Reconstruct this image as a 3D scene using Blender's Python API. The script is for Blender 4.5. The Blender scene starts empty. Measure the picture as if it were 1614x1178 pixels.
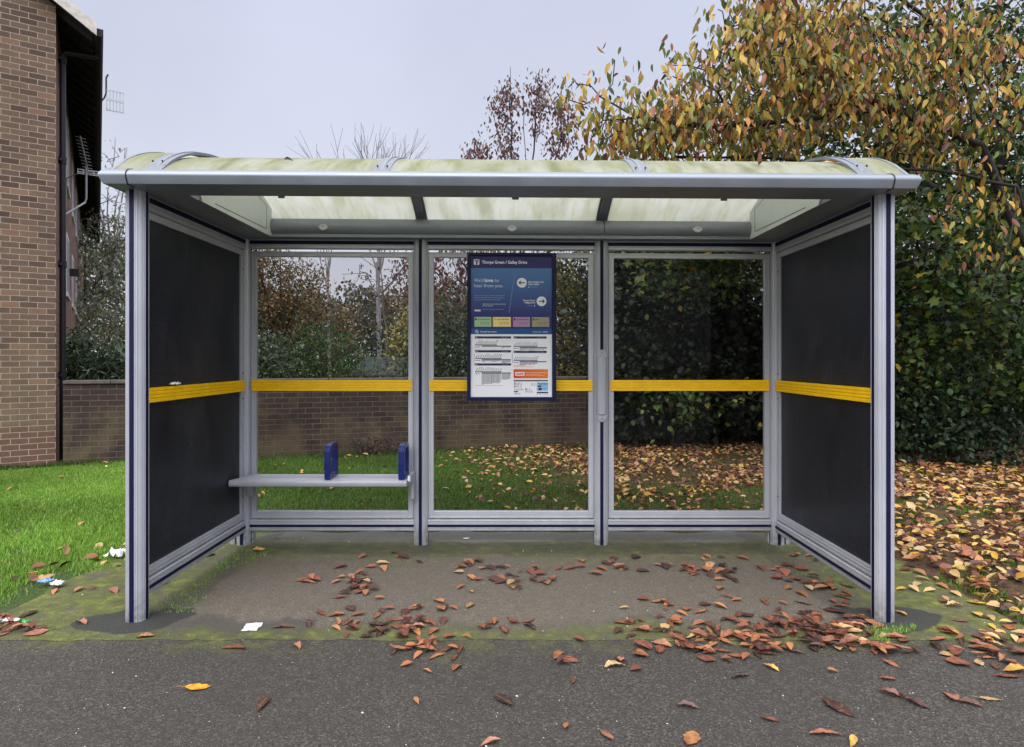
import bpy, math, random
import numpy as np
from mathutils import Vector, Matrix, noise as mnoise

random.seed(7)
rng = np.random.default_rng(11)
scn = bpy.context.scene
R = math.radians
# ------------------------------------------------------------------ camera, sky, sun, exposure
CAM_H = 1.5
FPX = 990.0            # focal length in photograph pixels
cam_d = bpy.data.cameras.new("camera")
cam = bpy.data.objects.new("camera", cam_d)
scn.collection.objects.link(cam)
cam.location = (0, 0, CAM_H)
cam.rotation_euler = (R(90), 0, 0)
cam_d.sensor_width = 36
cam_d.lens = 36 * FPX / 1614
cam_d.shift_y = -24 / 1614
cam_d.clip_end = 600
scn.camera = cam

world = bpy.data.worlds.new("World")
scn.world = world
world.use_nodes = True
nt = world.node_tree
nt.nodes.clear()
wo = nt.nodes.new("ShaderNodeOutputWorld")
bg = nt.nodes.new("ShaderNodeBackground")
sky = nt.nodes.new("ShaderNodeTexSky")
sky.sky_type = 'NISHITA'
sky.sun_disc = False
sky.sun_elevation = R(42)
sky.sun_rotation = R(202)
sky.dust_density = 4
skym = nt.nodes.new("ShaderNodeVectorMath"); skym.operation = 'SCALE'; skym.inputs['Scale'].default_value = 0.012
tc = nt.nodes.new("ShaderNodeTexCoord")
sep = nt.nodes.new("ShaderNodeSeparateXYZ")
ramp = nt.nodes.new("ShaderNodeValToRGB")      # overcast sky: brighter towards the zenith
e = ramp.color_ramp.elements
e[0].position = 0.0; e[0].color = (0.66, 0.675, 0.76, 1)
e[1].position = 1.0; e[1].color = (1.75, 1.78, 1.9, 1)
x = e.new(0.52); x.color = (0.545, 0.58, 0.72, 1)
x = e.new(0.72); x.color = (1.25, 1.28, 1.40, 1)
ns = nt.nodes.new("ShaderNodeTexNoise"); ns.inputs['Scale'].default_value = 2.2; ns.inputs['Detail'].default_value = 4
nr = nt.nodes.new("ShaderNodeMapRange"); nr.inputs['From Min'].default_value = .3; nr.inputs['From Max'].default_value = .7; nr.inputs['To Min'].default_value = 0.93; nr.inputs['To Max'].default_value = 1.08
mul = nt.nodes.new("ShaderNodeVectorMath"); mul.operation = 'SCALE'
add = nt.nodes.new("ShaderNodeVectorMath"); add.operation = 'ADD'
L = nt.links.new
L(tc.outputs['Generated'], sep.inputs[0]); L(sep.outputs['Z'], ramp.inputs[0])
L(tc.outputs['Generated'], ns.inputs['Vector']); L(ns.outputs['Fac'], nr.inputs['Value'])
sidr = nt.nodes.new("ShaderNodeMapRange")       # sky brightened behind the camera, on the sun's side: added fill light
sidr.interpolation_type = 'SMOOTHSTEP'
sidr.inputs['From Min'].default_value = 0.25; sidr.inputs['From Max'].default_value = -0.9; sidr.inputs['To Min'].default_value = 1.0; sidr.inputs['To Max'].default_value = 2.1
sm = nt.nodes.new("ShaderNodeMath"); sm.operation = 'MULTIPLY'
lowz = nt.nodes.new("ShaderNodeMapRange")       # unseen low sky on that side dimmed to cut reflections and underside light
lowz.interpolation_type = 'SMOOTHSTEP'
lowz.inputs['From Min'].default_value = 0.12; lowz.inputs['From Max'].default_value = 0.55; lowz.inputs['To Min'].default_value = 0.6; lowz.inputs['To Max'].default_value = 3.3
L(sep.outputs['Z'], lowz.inputs['Value']); L(lowz.outputs[0], sidr.inputs['To Max'])
L(sep.outputs['Y'], sidr.inputs['Value']); L(sidr.outputs[0], sm.inputs[0]); L(nr.outputs[0], sm.inputs[1])
L(ramp.outputs[0], mul.inputs[0]); L(sm.outputs[0], mul.inputs['Scale'])
L(sky.outputs[0], skym.inputs[0])
L(mul.outputs[0], add.inputs[0]); L(skym.outputs[0], add.inputs[1])
L(add.outputs[0], bg.inputs[0]); bg.inputs[1].default_value = 1.0
L(bg.outputs[0], wo.inputs[0])

sun_d = bpy.data.lights.new("sun", 'SUN')
sun_d.energy = 1.5; sun_d.angle = R(50); sun_d.color = (1, 0.97, 0.93)
sun = bpy.data.objects.new("sun", sun_d)
scn.collection.objects.link(sun)
sun.rotation_euler = (R(48), 0, R(-22))

scn.view_settings.view_transform = 'Standard'
scn.view_settings.look = 'None'
scn.view_settings.exposure = 0.12
scn.view_settings.gamma = 1
scn.view_settings.use_curve_mapping = False
scn.render.engine = 'CYCLES'
scn.cycles.max_bounces = 8
scn.cycles.transparent_max_bounces = 16
scn.cycles.use_denoising = True

def W(px, py, Y):                     # photograph pixel at distance Y -> world point
    return np.array(((px - 807) * Y / FPX, Y, CAM_H - (py - 565) * Y / FPX))
def G(px, py):                        # photograph pixel on the ground
    Y = FPX * CAM_H / (py - 565)
    return np.array(((px - 807) * Y / FPX, Y, 0.0))

# ------------------------------------------------------------------ colour and material helpers
def s2l(c):
    return tuple(((v / 255) / 12.92 if v / 255 <= 0.04045 else ((v / 255 + 0.055) / 1.055) ** 2.4) for v in c[:3])
def lin4(c): return (*s2l(c), 1)

class NT:
    def __init__(s, name):
        s.m = bpy.data.materials.new(name); s.m.use_nodes = True
        s.t = s.m.node_tree; s.p = s.t.nodes['Principled BSDF']; s.out = s.t.nodes['Material Output']
    def n(s, typ, **kw):
        nd = s.t.nodes.new(typ)
        for k, v in kw.items():
            if k in nd.inputs: nd.inputs[k].default_value = v
            else: setattr(nd, k, v)
        return nd
    def l(s, a, b): s.t.links.new(a, b)
    def obj(s): return s.n('ShaderNodeTexCoord').outputs['Object']
    def noise(s, vec, scale, detail=3, rough=.55, mapscale=None):
        if mapscale:
            mp = s.n('ShaderNodeMapping'); mp.inputs['Scale'].default_value = mapscale
            s.l(vec, mp.inputs[0]); vec = mp.outputs[0]
        nd = s.n('ShaderNodeTexNoise'); nd.inputs['Scale'].default_value = scale
        nd.inputs['Detail'].default_value = detail; nd.inputs['Roughness'].default_value = rough
        s.l(vec, nd.inputs['Vector']); return nd.outputs['Fac']
    def ramp(s, fac, stops):
        r = s.n('ShaderNodeValToRGB'); el = r.color_ramp.elements
        while len(el) < len(stops): el.new(0.5)
        for i, (p, c) in enumerate(stops):
            el[i].position = p; el[i].color = c if len(c) == 4 else (*c, 1)
        s.l(fac, r.inputs[0]); return r.outputs[0]
    def rng(s, fac, a, b, c=0, d=1):
        r = s.n('ShaderNodeMapRange'); r.inputs['From Min'].default_value = a; r.inputs['From Max'].default_value = b
        r.inputs['To Min'].default_value = c; r.inputs['To Max'].default_value = d
        s.l(fac, r.inputs['Value']); return r.outputs[0]
    def mix(s, fac, a, b, blend='MIX'):
        r = s.n('ShaderNodeMix'); r.data_type = 'RGBA'; r.blend_type = blend
        for sock, v in ((r.inputs[0], fac), (r.inputs[6], a), (r.inputs[7], b)):
            if hasattr(v, 'is_linked') or hasattr(v, 'links'): s.l(v, sock)
            else: sock.default_value = v if not isinstance(v, tuple) or len(v) == 4 else (*v, 1)
        return r.outputs[2]
    def math(s, op, a, b=0.0):
        r = s.n('ShaderNodeMath'); r.operation = op
        for i, v in enumerate((a, b)):
            if hasattr(v, 'links'): s.l(v, r.inputs[i])
            else: r.inputs[i].default_value = v
        return r.outputs[0]
    def bump(s, h, strength=.3, dist=.01):
        b = s.n('ShaderNodeBump'); b.inputs['Strength'].default_value = strength; b.inputs['Distance'].default_value = dist
        s.l(h, b.inputs['Height']); s.l(b.outputs[0], s.p.inputs['Normal']); return b

M = {}
def simple(name, col, rough=.5, metal=0.0, var=.12, nscale=6, bump=0, spec=None):
    k = NT(name)
    f = k.noise(k.obj(), nscale, 5)
    c = s2l(col)
    lo = tuple(v * (1 - var) for v in c); hi = tuple(min(1, v * (1 + var)) for v in c)
    k.l(k.ramp(f, [(.3, lo), (.7, hi)]), k.p.inputs['Base Color'])
    k.p.inputs['Roughness'].default_value = rough; k.p.inputs['Metallic'].default_value = metal
    if spec is not None: k.p.inputs['Specular IOR Level'].default_value = spec
    if bump: k.bump(k.noise(k.obj(), nscale * 12, 4), bump, .004)
    M[name] = k.m; return k.m

# silver painted aluminium with faint dirt streaks
def silver(name, col, rough=.42, metal=.35):
    k = NT(name); o = k.obj()
    f = k.noise(o, 5, 5, .6, (1, 1, .5)); g = k.noise(o, 60, 3)
    c = s2l(col)
    base = k.ramp(f, [(.25, tuple(v * .90 for v in c)), (.6, c), (.8, tuple(min(1, v * 1.05) for v in c))])
    base = k.mix(k.rng(g, .66, .74, 0, .2), base, (.12, .12, .10, 1))
    # grime just above the ground
    sp = k.n('ShaderNodeSeparateXYZ'); k.l(k.n('ShaderNodeNewGeometry').outputs['Position'], sp.inputs[0])
    gr = k.math('MULTIPLY', k.rng(sp.outputs['Z'], .03, .20, .75, 0), k.rng(k.noise(o, 22, 4), .35, .65, .2, 1))
    base = k.mix(gr, base, (.16, .17, .10, 1))
    k.l(base, k.p.inputs['Base Color'])
    k.p.inputs['Metallic'].default_value = metal
    k.l(k.rng(f, .3, .8, rough - .08, rough + .12), k.p.inputs['Roughness'])
    M[name] = k.m
silver('silver', (190, 192, 198))
silver('silver_roof', (138, 144, 151), .42, .5)
silver('silver_rib', (124, 127, 135), .5, .2)
silver('silver_gable', (214, 220, 218), .55, .0)
simple('navy', (10, 14, 52), .55, var=.15, spec=.25)
simple('navy_frame', (10, 20, 62), .4, var=.1, spec=.3)
simple('arm_blue', (16, 34, 100), .22, var=.1)
simple('yellow', (250, 198, 6), .42, var=.09, nscale=14)
simple('black_plastic', (22, 23, 26), .5)
simple('white_plastic', (168, 171, 178), .4, var=.05)
simple('frame_white', (225, 225, 228), .4, var=.05)
simple('bolt', (150, 150, 150), .35, .8)
simple('bird_white', (232, 230, 222), .8, var=.06, nscale=60)
simple('paper', (226, 226, 228), .8, var=.05, nscale=40)
simple('soffit_dark', (38, 36, 38), .85, var=.3)
simple('coping', (84, 78, 71), .9, var=.3, nscale=9, bump=.5)
simple('aerial_metal', (170, 172, 176), .4, .4)
simple('bargeboard', (190, 182, 172), .7, var=.25, nscale=14)
simple('shed_felt', (52, 62, 62), .9, var=.2)
simple('shed_wood', (92, 66, 48), .8, var=.3)

# dark perforated side panel
k = NT('dark_panel'); o = k.obj()
f = k.noise(o, 2.6, 7, .68, (1, 1, .45)); g = k.noise(o, 180, 2)
vo = k.n('ShaderNodeTexVoronoi'); vo.inputs['Scale'].default_value = 75; k.l(o, vo.inputs['Vector'])
b_ = k.ramp(f, [(.3, (.011, .014, .027)), (.5, (.018, .022, .037)), (.68, (.048, .051, .060))])
b_ = k.mix(k.rng(vo.outputs['Distance'], .25, .5, 0, .7), b_, (.005, .005, .007, 1))
k.l(b_, k.p.inputs['Base Color']); k.l(k.rng(f, .3, .7, .32, .6), k.p.inputs['Roughness'])
k.p.inputs['Specular IOR Level'].default_value = .45
k.bump(vo.outputs['Distance'], .2, .002); M['dark_panel'] = k.m

# window glass
k = NT('glass'); o = k.obj()
tr = k.n('ShaderNodeBsdfTransparent'); gl = k.n('ShaderNodeBsdfGlossy'); gl.inputs['Roughness'].default_value = .03
df = k.n('ShaderNodeBsdfDiffuse'); df.inputs['Color'].default_value = (.5, .5, .48, 1)
tr.inputs['Color'].default_value = (.87, .865, .86, 1)
lw = k.n('ShaderNodeFresnel'); lw.inputs['IOR'].default_value = 1.35
m1 = k.n('ShaderNodeMixShader'); m2 = k.n('ShaderNodeMixShader')
k.l(k.math('MULTIPLY', lw.outputs[0], .32), m1.inputs[0]); k.l(tr.outputs[0], m1.inputs[1]); k.l(gl.outputs[0], m1.inputs[2])
k.l(k.rng(k.noise(o, 9, 6, .7), 0.5, .85, .0, .025), m2.inputs[0])
k.l(m1.outputs[0], m2.inputs[1]); k.l(df.outputs[0], m2.inputs[2]); k.l(m2.outputs[0], k.out.inputs[0]); M['glass'] = k.m

# mossy translucent roof sheet
k = NT('roof_sheet'); o = k.obj()
st = k.noise(o, 7, 6, .65, (1, .22, .22)); st2 = k.noise(o, 26, 3, .6, (1, .07, .07)); bl = k.noise(o, 2.4, 4)
c_ = k.ramp(st, [(.34, s2l((172, 174, 128))), (.46, s2l((206, 208, 184))), (.56, s2l((224, 225, 214)))])
c_ = k.mix(k.rng(st2, .57, .66, 0, .6), c_, (*s2l((190, 190, 84)), 1))
c_ = k.mix(k.rng(bl, .50, .72, 0, .65), c_, (*s2l((182, 184, 134)), 1))
df = k.n('ShaderNodeBsdfDiffuse'); tl = k.n('ShaderNodeBsdfTranslucent'); gs = k.n('ShaderNodeBsdfGlossy'); gs.inputs['Roughness'].default_value = .35
k.l(k.mix(.8, c_, (.86, .85, .72, 1), 'MULTIPLY'), df.inputs[0]); k.l(k.mix(.5, c_, (.96, .96, .94, 1)), tl.inputs[0])
m1 = k.n('ShaderNodeMixShader'); m1.inputs[0].default_value = .74; k.l(df.outputs[0], m1.inputs[1]); k.l(tl.outputs[0], m1.inputs[2])
m2 = k.n('ShaderNodeMixShader'); m2.inputs[0].default_value = .05; k.l(m1.outputs[0], m2.inputs[1]); k.l(gs.outputs[0], m2.inputs[2])
k.l(m2.outputs[0], k.out.inputs[0]); M['roof_sheet'] = k.m

# attribute coloured leaves / prints
def leafmat(name, trans=.35, rough=.5, spec=.4, use_objcol=False):
    k = NT(name)
    if use_objcol:
        src = k.n('ShaderNodeObjectInfo').outputs['Color']
        o = k.obj(); f = k.noise(o, 4, 4, .6)
        col = k.mix(k.rng(f, .38, .68, 0, .85), src, (.38, .30, .26, 1), 'MULTIPLY'); col = k.mix(k.rng(k.noise(o, 9, 3), .6, .75, 0, .35), col, (.5, .36, .2, 1))
        vein = k.n('ShaderNodeSeparateXYZ'); k.l(o, vein.inputs[0])
        ab = k.math('ABSOLUTE', vein.outputs['Y'])
        col = k.mix(k.rng(ab, 0, .016, .4, 0), col, (.35, .22, .12, 1))
    else:
        at = k.n('ShaderNodeAttribute'); at.attribute_name = 'Col'; col = at.outputs['Color']
    k.l(col, k.p.inputs['Base Color']); k.p.inputs['Roughness'].default_value = rough
    k.p.inputs['Specular IOR Level'].default_value = spec
    if trans:
        tl = k.n('ShaderNodeBsdfTranslucent'); k.l(col, tl.inputs[0])
        mx = k.n('ShaderNodeMixShader'); mx.inputs[0].default_value = trans
        k.l(k.p.outputs[0], mx.inputs[1]); k.l(tl.outputs[0], mx.inputs[2]); k.l(mx.outputs[0], k.out.inputs[0])
    M[name] = k.m
leafmat('leaf', .35); leafmat('litter', .1, .5); leafmat('blade', .3, .55, .25); leafmat('ground_leaf', .08, .42, .5, True)
leafmat('print', 0, .28, .5)

def bark(name, col):
    k = NT(name); o = k.obj()
    f = k.noise(o, 14, 6, .65, (1, 1, .25)); c = s2l(col)
    k.l(k.ramp(f, [(.3, tuple(v * .5 for v in c)), (.7, tuple(v * 1.3 for v in c))]), k.p.inputs['Base Color'])
    k.p.inputs['Roughness'].default_value = .9; k.bump(f, .6, .02); M[name] = k.m
bark('bark', (46, 40, 37)); bark('bark_grey', (98, 90, 86)); bark('bark_hazy', (128, 122, 124))  # last one paler: distance haze put into the bark colour

def brick(name, axis, base, mort, bw=.225, rh=.075, dirt=.5, low=None, pink=0.1):
    k = NT(name); o = k.obj()
    sp = k.n('ShaderNodeSeparateXYZ'); k.l(o, sp.inputs[0])
    cb = k.n('ShaderNodeCombineXYZ'); k.l(sp.outputs[axis], cb.inputs[0]); k.l(sp.outputs['Z'], cb.inputs[1])
    nz = k.n('ShaderNodeTexNoise'); nz.inputs['Scale'].default_value = 9; k.l(o, nz.inputs['Vector'])
    off = k.n('ShaderNodeVectorMath'); off.operation = 'SCALE'; off.inputs['Scale'].default_value = .010; k.l(nz.outputs['Color'], off.inputs[0])
    ad = k.n('ShaderNodeVectorMath'); ad.operation = 'ADD'; k.l(cb.outputs[0], ad.inputs[0]); k.l(off.outputs[0], ad.inputs[1])
    b = k.n('ShaderNodeTexBrick'); b.offset = .5; b.inputs['Scale'].default_value = 1
    b.inputs['Brick Width'].default_value = bw; b.inputs['Row Height'].default_value = rh
    b.inputs['Mortar Size'].default_value = .0062; b.inputs['Mortar Smooth'].default_value = .35; b.inputs['Bias'].default_value = 0
    b.inputs['Color1'].default_value = (0, 0, 0, 1); b.inputs['Color2'].default_value = (1, 1, 1, 1); b.inputs['Mortar'].default_value = (.5, .5, .5, 1)
    k.l(ad.outputs[0], b.inputs['Vector'])
    c = s2l(base); v = lambda m, t=(1, 1, 1): tuple(q * m * u for q, u in zip(c, t))
    bc = k.ramp(b.outputs['Color'], [(0, v(.42, (1, .92, .95))), (.3, v(.78)), (.6, v(1.06)), (.9, v(1.15, (.95, 1, .95))), (1, v(1.5, (1.1, .92, .85)))])
    bc = k.mix(k.rng(k.noise(o, 60, 4), .3, .7, 0, .45), bc, (*v(.45), 1))
    if low: bc = k.mix(k.rng(k.math('ADD', sp.outputs['Z'], k.rng(k.noise(o, 2.5, 4), .3, .7, -.7, .7)), low[1], low[2], .55, 0), bc, (*s2l(low[0]), 1))
    bd_ = k.math('MULTIPLY', k.rng(k.math('ADD', sp.outputs['Z'], k.rng(k.noise(o, 1.7, 3), .3, .7, -.12, .12)), .62, .45), .7 if base[0] > 110 else 0)
    bc = k.mix(bd_, bc, (.13, .055, .038, 1))
    mc = s2l(mort)
    full = k.mix(b.outputs['Fac'], bc, (*mc, 1))
    big = k.noise(o, 1.1, 6, .7)
    full = k.mix(k.rng(big, .42, .72, 0, dirt), full, (*tuple(q * .32 for q in c), 1))
    k.l(full, k.p.inputs['Base Color']); k.p.inputs['Roughness'].default_value = .9
    h = k.math('ADD', k.math('MULTIPLY', b.outputs['Fac'], -1), k.math('MULTIPLY', k.noise(o, 90, 3), .4))
    k.bump(h, .7, .008); M[name] = k.m
brick('brick_gable', 'X', (114, 91, 73), (160, 145, 130), .2, .0815, .45, ((122, 104, 76), .2, 2.6), .0)
brick('brick_facade', 'Y', (136, 98, 84), (160, 140, 130), .225, .0815, .3)
brick('brick_wall', 'X', (58, 44, 36), (100, 86, 72), .225, .082, .7, ((104, 92, 64), -.1, .75))
brick('brick_far', 'X', (150, 118, 108), (170, 150, 140))

k = NT('roof_tile'); o = k.obj()
f = k.noise(o, 3, 4, .6, (8, 1, 1)); k.l(k.ramp(f, [(.3, s2l((34, 30, 30))), (.7, s2l((66, 58, 54)))]), k.p.inputs['Base Color'])
k.p.inputs['Roughness'].default_value = .9; M['roof_tile'] = k.m

# ------------------------------------------------------------------ ground materials (world coordinates)
def posn(k):
    return k.n('ShaderNodeNewGeometry').outputs['Position']
def asphalt(name, lo, hi, tint, moss_fn=None, stone=.5):
    k = NT(name); o = posn(k)
    sp = k.n('ShaderNodeSeparateXYZ'); k.l(o, sp.inputs[0])
    v = k.n('ShaderNodeTexVoronoi'); v.inputs['Scale'].default_value = 130; k.l(o, v.inputs['Vector'])
    v2 = k.n('ShaderNodeTexVoronoi'); v2.inputs['Scale'].default_value = 60; k.l(o, v2.inputs['Vector'])
    n1 = k.noise(o, 170, 4, .7); n2 = k.noise(o, 1.3, 6, .65); n3 = k.noise(o, 18, 4)
    vs = k.n('ShaderNodeSeparateColor'); k.l(v.outputs['Color'], vs.inputs[0])
    c = k.ramp(n1, [(.3, tuple(q * .55 for q in lo)), (.5, lo), (.7, hi)])
    c = k.mix(k.rng(vs.outputs[0], .6, 1, 0, stone), c, (*tuple(q * 1.9 for q in hi), 1))
    c = k.mix(k.rng(vs.outputs[1], .75, 1, 0, .7), c, (*tuple(q * .4 for q in lo), 1))
    vs2 = k.n('ShaderNodeSeparateColor'); k.l(v2.outputs['Color'], vs2.inputs[0])
    speck = k.math('MULTIPLY', k.rng(vs2.outputs[0], .985, .992), k.rng(v2.outputs['Distance'], .25, .15))
    c = k.mix(speck, c, (.55, .53, .50, 1))
    c = k.mix(k.rng(n2, .35, .7, .0, .45), c, (*tint, 1))
    c = k.mix(k.rng(n3, .4, .8, 0, .3), c, (*tuple(q * .55 for q in lo), 1))
    if moss_fn: c = moss_fn(k, o, sp, c)
    k.l(c, k.p.inputs['Base Color'])
    k.l(k.rng(n2, .3, .7, .55, .8), k.p.inputs['Roughness']); k.p.inputs['Specular IOR Level'].default_value = .35
    h = k.math('ADD', n1, k.math('MULTIPLY', v.outputs['Distance'], .8))
    k.bump(h, .7, .006); M[name] = k.m
def band(k, val, c0, w, soft):        # 1 inside |val-c0|<w, falling to 0 over soft
    return k.rng(k.math('ABSOLUTE', k.math('SUBTRACT', val, c0)), w + soft, w, 0, 1)
def mossmix(k, o, mask, c, thr=.45):
    n = k.noise(o, 5, 6, .7); n2 = k.noise(o, 70, 4, .7)
    m = k.math('MULTIPLY', mask, k.rng(n, thr - .07, thr + .10))
    m = k.math('MULTIPLY', m, k.rng(n2, .3, .6, .55, .95))
    mc = k.ramp(k.noise(o, 11, 6, .7), [(.3, s2l((70, 72, 40))), (.52, s2l((98, 103, 44))), (.70, s2l((140, 150, 48)))])
    return k.mix(m, c, mc)
def path_moss(k, o, sp, c):
    wob = k.rng(k.noise(o, 2.2, 5), .2, .8, -.22, .22)
    y = k.math('ADD', sp.outputs['Y'], wob)
    return mossmix(k, o, k.rng(y, 3.16, 3.38, 0, .6), c, .47)
def slab_moss(k, o, sp, c):
    wob = k.rng(k.noise(o, 1.8, 5), .2, .8, -.18, .18)
    X = k.math('ADD', sp.outputs['X'], wob); Yv = k.math('ADD', sp.outputs['Y'], wob)
    # darker tarmac repair patches and damp bands
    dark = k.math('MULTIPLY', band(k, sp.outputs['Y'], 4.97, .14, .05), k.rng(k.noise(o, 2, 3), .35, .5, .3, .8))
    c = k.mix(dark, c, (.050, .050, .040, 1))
    c = k.mix(k.math('MULTIPLY', k.rng(Yv, 3.62, 3.45), .55), c, (.060, .056, .048, 1))
    c = k.mix(k.math('MULTIPLY', k.rng(Yv, 5.12, 5.22), .6), c, (.20, .195, .18, 1))
    xw = k.math('ADD', sp.outputs['X'], k.rng(k.noise(o, 6, 4), .2, .8, -.05, .05))
    # bare older paving left and right of the paler floor, and tar patches round the middle posts
    c = k.mix(k.math('MULTIPLY', k.rng(xw, -1.93, -1.96), .6), c, (.068, .064, .054, 1))
    c = k.mix(k.math('MULTIPLY', k.rng(xw, 1.90, 1.93), .5), c, (.068, .064, .054, 1))
    pb = k.math('MULTIPLY', k.math('MULTIPLY', band(k, xw, -1.55, .42, .02), k.rng(Yv, 3.66, 3.62)), .6)
    c = k.mix(pb, c, (.055, .050, .044, 1))
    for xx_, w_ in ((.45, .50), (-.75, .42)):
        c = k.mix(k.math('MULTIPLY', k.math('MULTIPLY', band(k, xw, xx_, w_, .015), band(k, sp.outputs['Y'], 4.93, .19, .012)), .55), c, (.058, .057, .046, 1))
    m = k.math('MAXIMUM', k.rng(X, -2.02, -2.28), k.rng(X, 2.02, 2.3))
    m = k.math('MAXIMUM', m, k.math('MULTIPLY', k.rng(Yv, 3.56, 3.44), .75))
    m = k.math('MAXIMUM', m, k.math('MULTIPLY', band(k, Yv, 4.9, .2, .2), .4))
    c = mossmix(k, o, m, c, .40)
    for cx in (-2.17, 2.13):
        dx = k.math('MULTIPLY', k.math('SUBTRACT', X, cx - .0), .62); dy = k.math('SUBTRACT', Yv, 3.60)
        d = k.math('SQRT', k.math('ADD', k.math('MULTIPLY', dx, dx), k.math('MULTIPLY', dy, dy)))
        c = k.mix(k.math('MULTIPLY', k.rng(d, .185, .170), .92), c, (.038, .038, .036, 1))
    return c
asphalt('asphalt', s2l((66, 62, 57)), s2l((88, 83, 76)), s2l((57, 53, 48)), path_moss, .6)
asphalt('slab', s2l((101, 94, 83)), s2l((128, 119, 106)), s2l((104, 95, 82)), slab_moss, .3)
asphalt('road_tar', s2l((78, 78, 80)), s2l((105, 105, 105)), s2l((80, 80, 80)))

k = NT('lawn'); o = posn(k)
f = k.noise(o, 3, 6); g = k.noise(o, 60, 4)
c_ = k.ramp(g, [(.3, s2l((44, 52, 22))), (.6, s2l((70, 96, 34))), (.8, s2l((96, 124, 44)))])
c_ = k.mix(k.rng(f, .5, .75, 0, .5), c_, (*s2l((74, 62, 42)), 1))
sp = k.n('ShaderNodeSeparateXYZ'); k.l(o, sp.inputs[0])
dn = k.rng(k.math('ADD', k.math('ADD', sp.outputs['X'], k.math('MULTIPLY', k.math('SUBTRACT', sp.outputs['Y'], 6.5), .25)), k.rng(f, .3, .7, -.6, .6)), -.6, 1.6)
br = k.ramp(k.noise(o, 45, 4, .7), [(.3, s2l((48, 32, 24))), (.55, s2l((94, 64, 44))), (.75, s2l((142, 104, 70)))])
c_ = k.mix(k.math('MULTIPLY', dn, .85), c_, br)
k.l(c_, k.p.inputs['Base Color']); k.p.inputs['Roughness'].default_value = .95; k.bump(g, 1, .03); M['lawn'] = k.m

# ------------------------------------------------------------------ object helpers
def link(o): scn.collection.objects.link(o); return o
def tag(o, label=None, cat=None, group=None, kind=None):
    if label: o['label'] = label
    if cat: o['category'] = cat
    if group: o['group'] = group
    if kind: o['kind'] = kind
    return o
def empty(name, loc=(0, 0, 0), rz=0, label=None, cat=None, group=None):
    o = link(bpy.data.objects.new(name, None)); o.location = loc; o.rotation_euler.z = rz
    o.empty_display_size = .1
    return tag(o, label, cat, group)
_zi = 0
class MB:
    def __init__(s): s.v = []; s.f = []; s.c = []
    def add(s, vs, fs, col=None):
        b = len(s.v); s.v += [tuple(map(float, q)) for q in vs]; s.f += [tuple(i + b for i in q) for q in fs]
        if col is not None: s.c += [col] * len(fs)
        return s
    def box(s, x0, x1, y0, y1, z0, z1, col=None):
        vs = [(x, y, z) for x in (x0, x1) for y in (y0, y1) for z in (z0, z1)]
        return s.add(vs, [(0, 1, 3, 2), (4, 6, 7, 5), (0, 4, 5, 1), (2, 3, 7, 6), (0, 2, 6, 4), (1, 5, 7, 3)], col)
    def prism(s, prof, axis, a0, a1, cap=True):   # closed profile extruded along axis; prof in the two other axes order
        n = len(prof); vs = []
        for a in (a0, a1):
            for (p, q) in prof:
                vs.append({'x': (a, p, q), 'y': (p, a, q), 'z': (p, q, a)}[axis])
        fs = [(i, (i + 1) % n, n + (i + 1) % n, n + i) for i in range(n)]
        if cap: fs += [tuple(range(n))[::-1], tuple(range(n, 2 * n))]
        return s.add(vs, fs)
    def tube(s, pts, r, n=8, cap=True):
        pts = [Vector(p) for p in pts]; rs = r if hasattr(r, '__len__') else [r] * len(pts)
        vs = []; fs = []; up = None
        for i, p in enumerate(pts):
            d = (pts[min(i + 1, len(pts) - 1)] - pts[max(i - 1, 0)]).normalized()
            if up is None: up = d.orthogonal().normalized()
            up = (up - d * up.dot(d)).normalized(); q = d.cross(up)
            for j in range(n):
                a = 2 * math.pi * j / n; vs.append(p + (up * math.cos(a) + q * math.sin(a)) * rs[i])
        for i in range(len(pts) - 1):
            for j in range(n):
                fs.append((i * n + j, i * n + (j + 1) % n, (i + 1) * n + (j + 1) % n, (i + 1) * n + j))
        if cap: fs += [tuple(range(n))[::-1], tuple(range((len(pts) - 1) * n, len(pts) * n))]
        return s.add(vs, fs)
    def build(s, name, mat, parent=None, bevel=0, smooth=False, warp=False, seg=2):
        vs = s.v
        if warp: vs = [wp(q) for q in vs]
        me = bpy.data.meshes.new(name); me.from_pydata(vs, [], s.f); me.update()
        me.materials.append(M[mat] if isinstance(mat, str) else mat)
        o = link(bpy.data.objects.new(name, me))
        if parent: o.parent = parent
        if bevel:
            b = o.modifiers.new('bevel', 'BEVEL'); b.width = bevel; b.segments = seg; b.limit_method = 'ANGLE'; b.angle_limit = R(40)
        if smooth:
            me.polygons.foreach_set('use_smooth', [True] * len(me.polygons))
            try: me.set_sharp_from_angle(angle=R(38))
            except Exception: pass
        if s.c:
            at = me.color_attributes.new('Col', 'FLOAT_COLOR', 'CORNER'); buf = []
            for p, c in zip(me.polygons, s.c):
                if callable(c):
                    for vi in p.vertices: buf += [*s2l(c(me.vertices[vi].co)), 1]
                else: buf += [*s2l(c), 1] * p.loop_total
            at.data.foreach_set('color', buf)
        return o
def wp(q):        # the whole shelter leans very slightly: its top falls a little towards the right
    x, y, z = q; return (x, y, z - .005 * x * max(0, z - 1.3) / 1.2 * 1.25)

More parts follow.
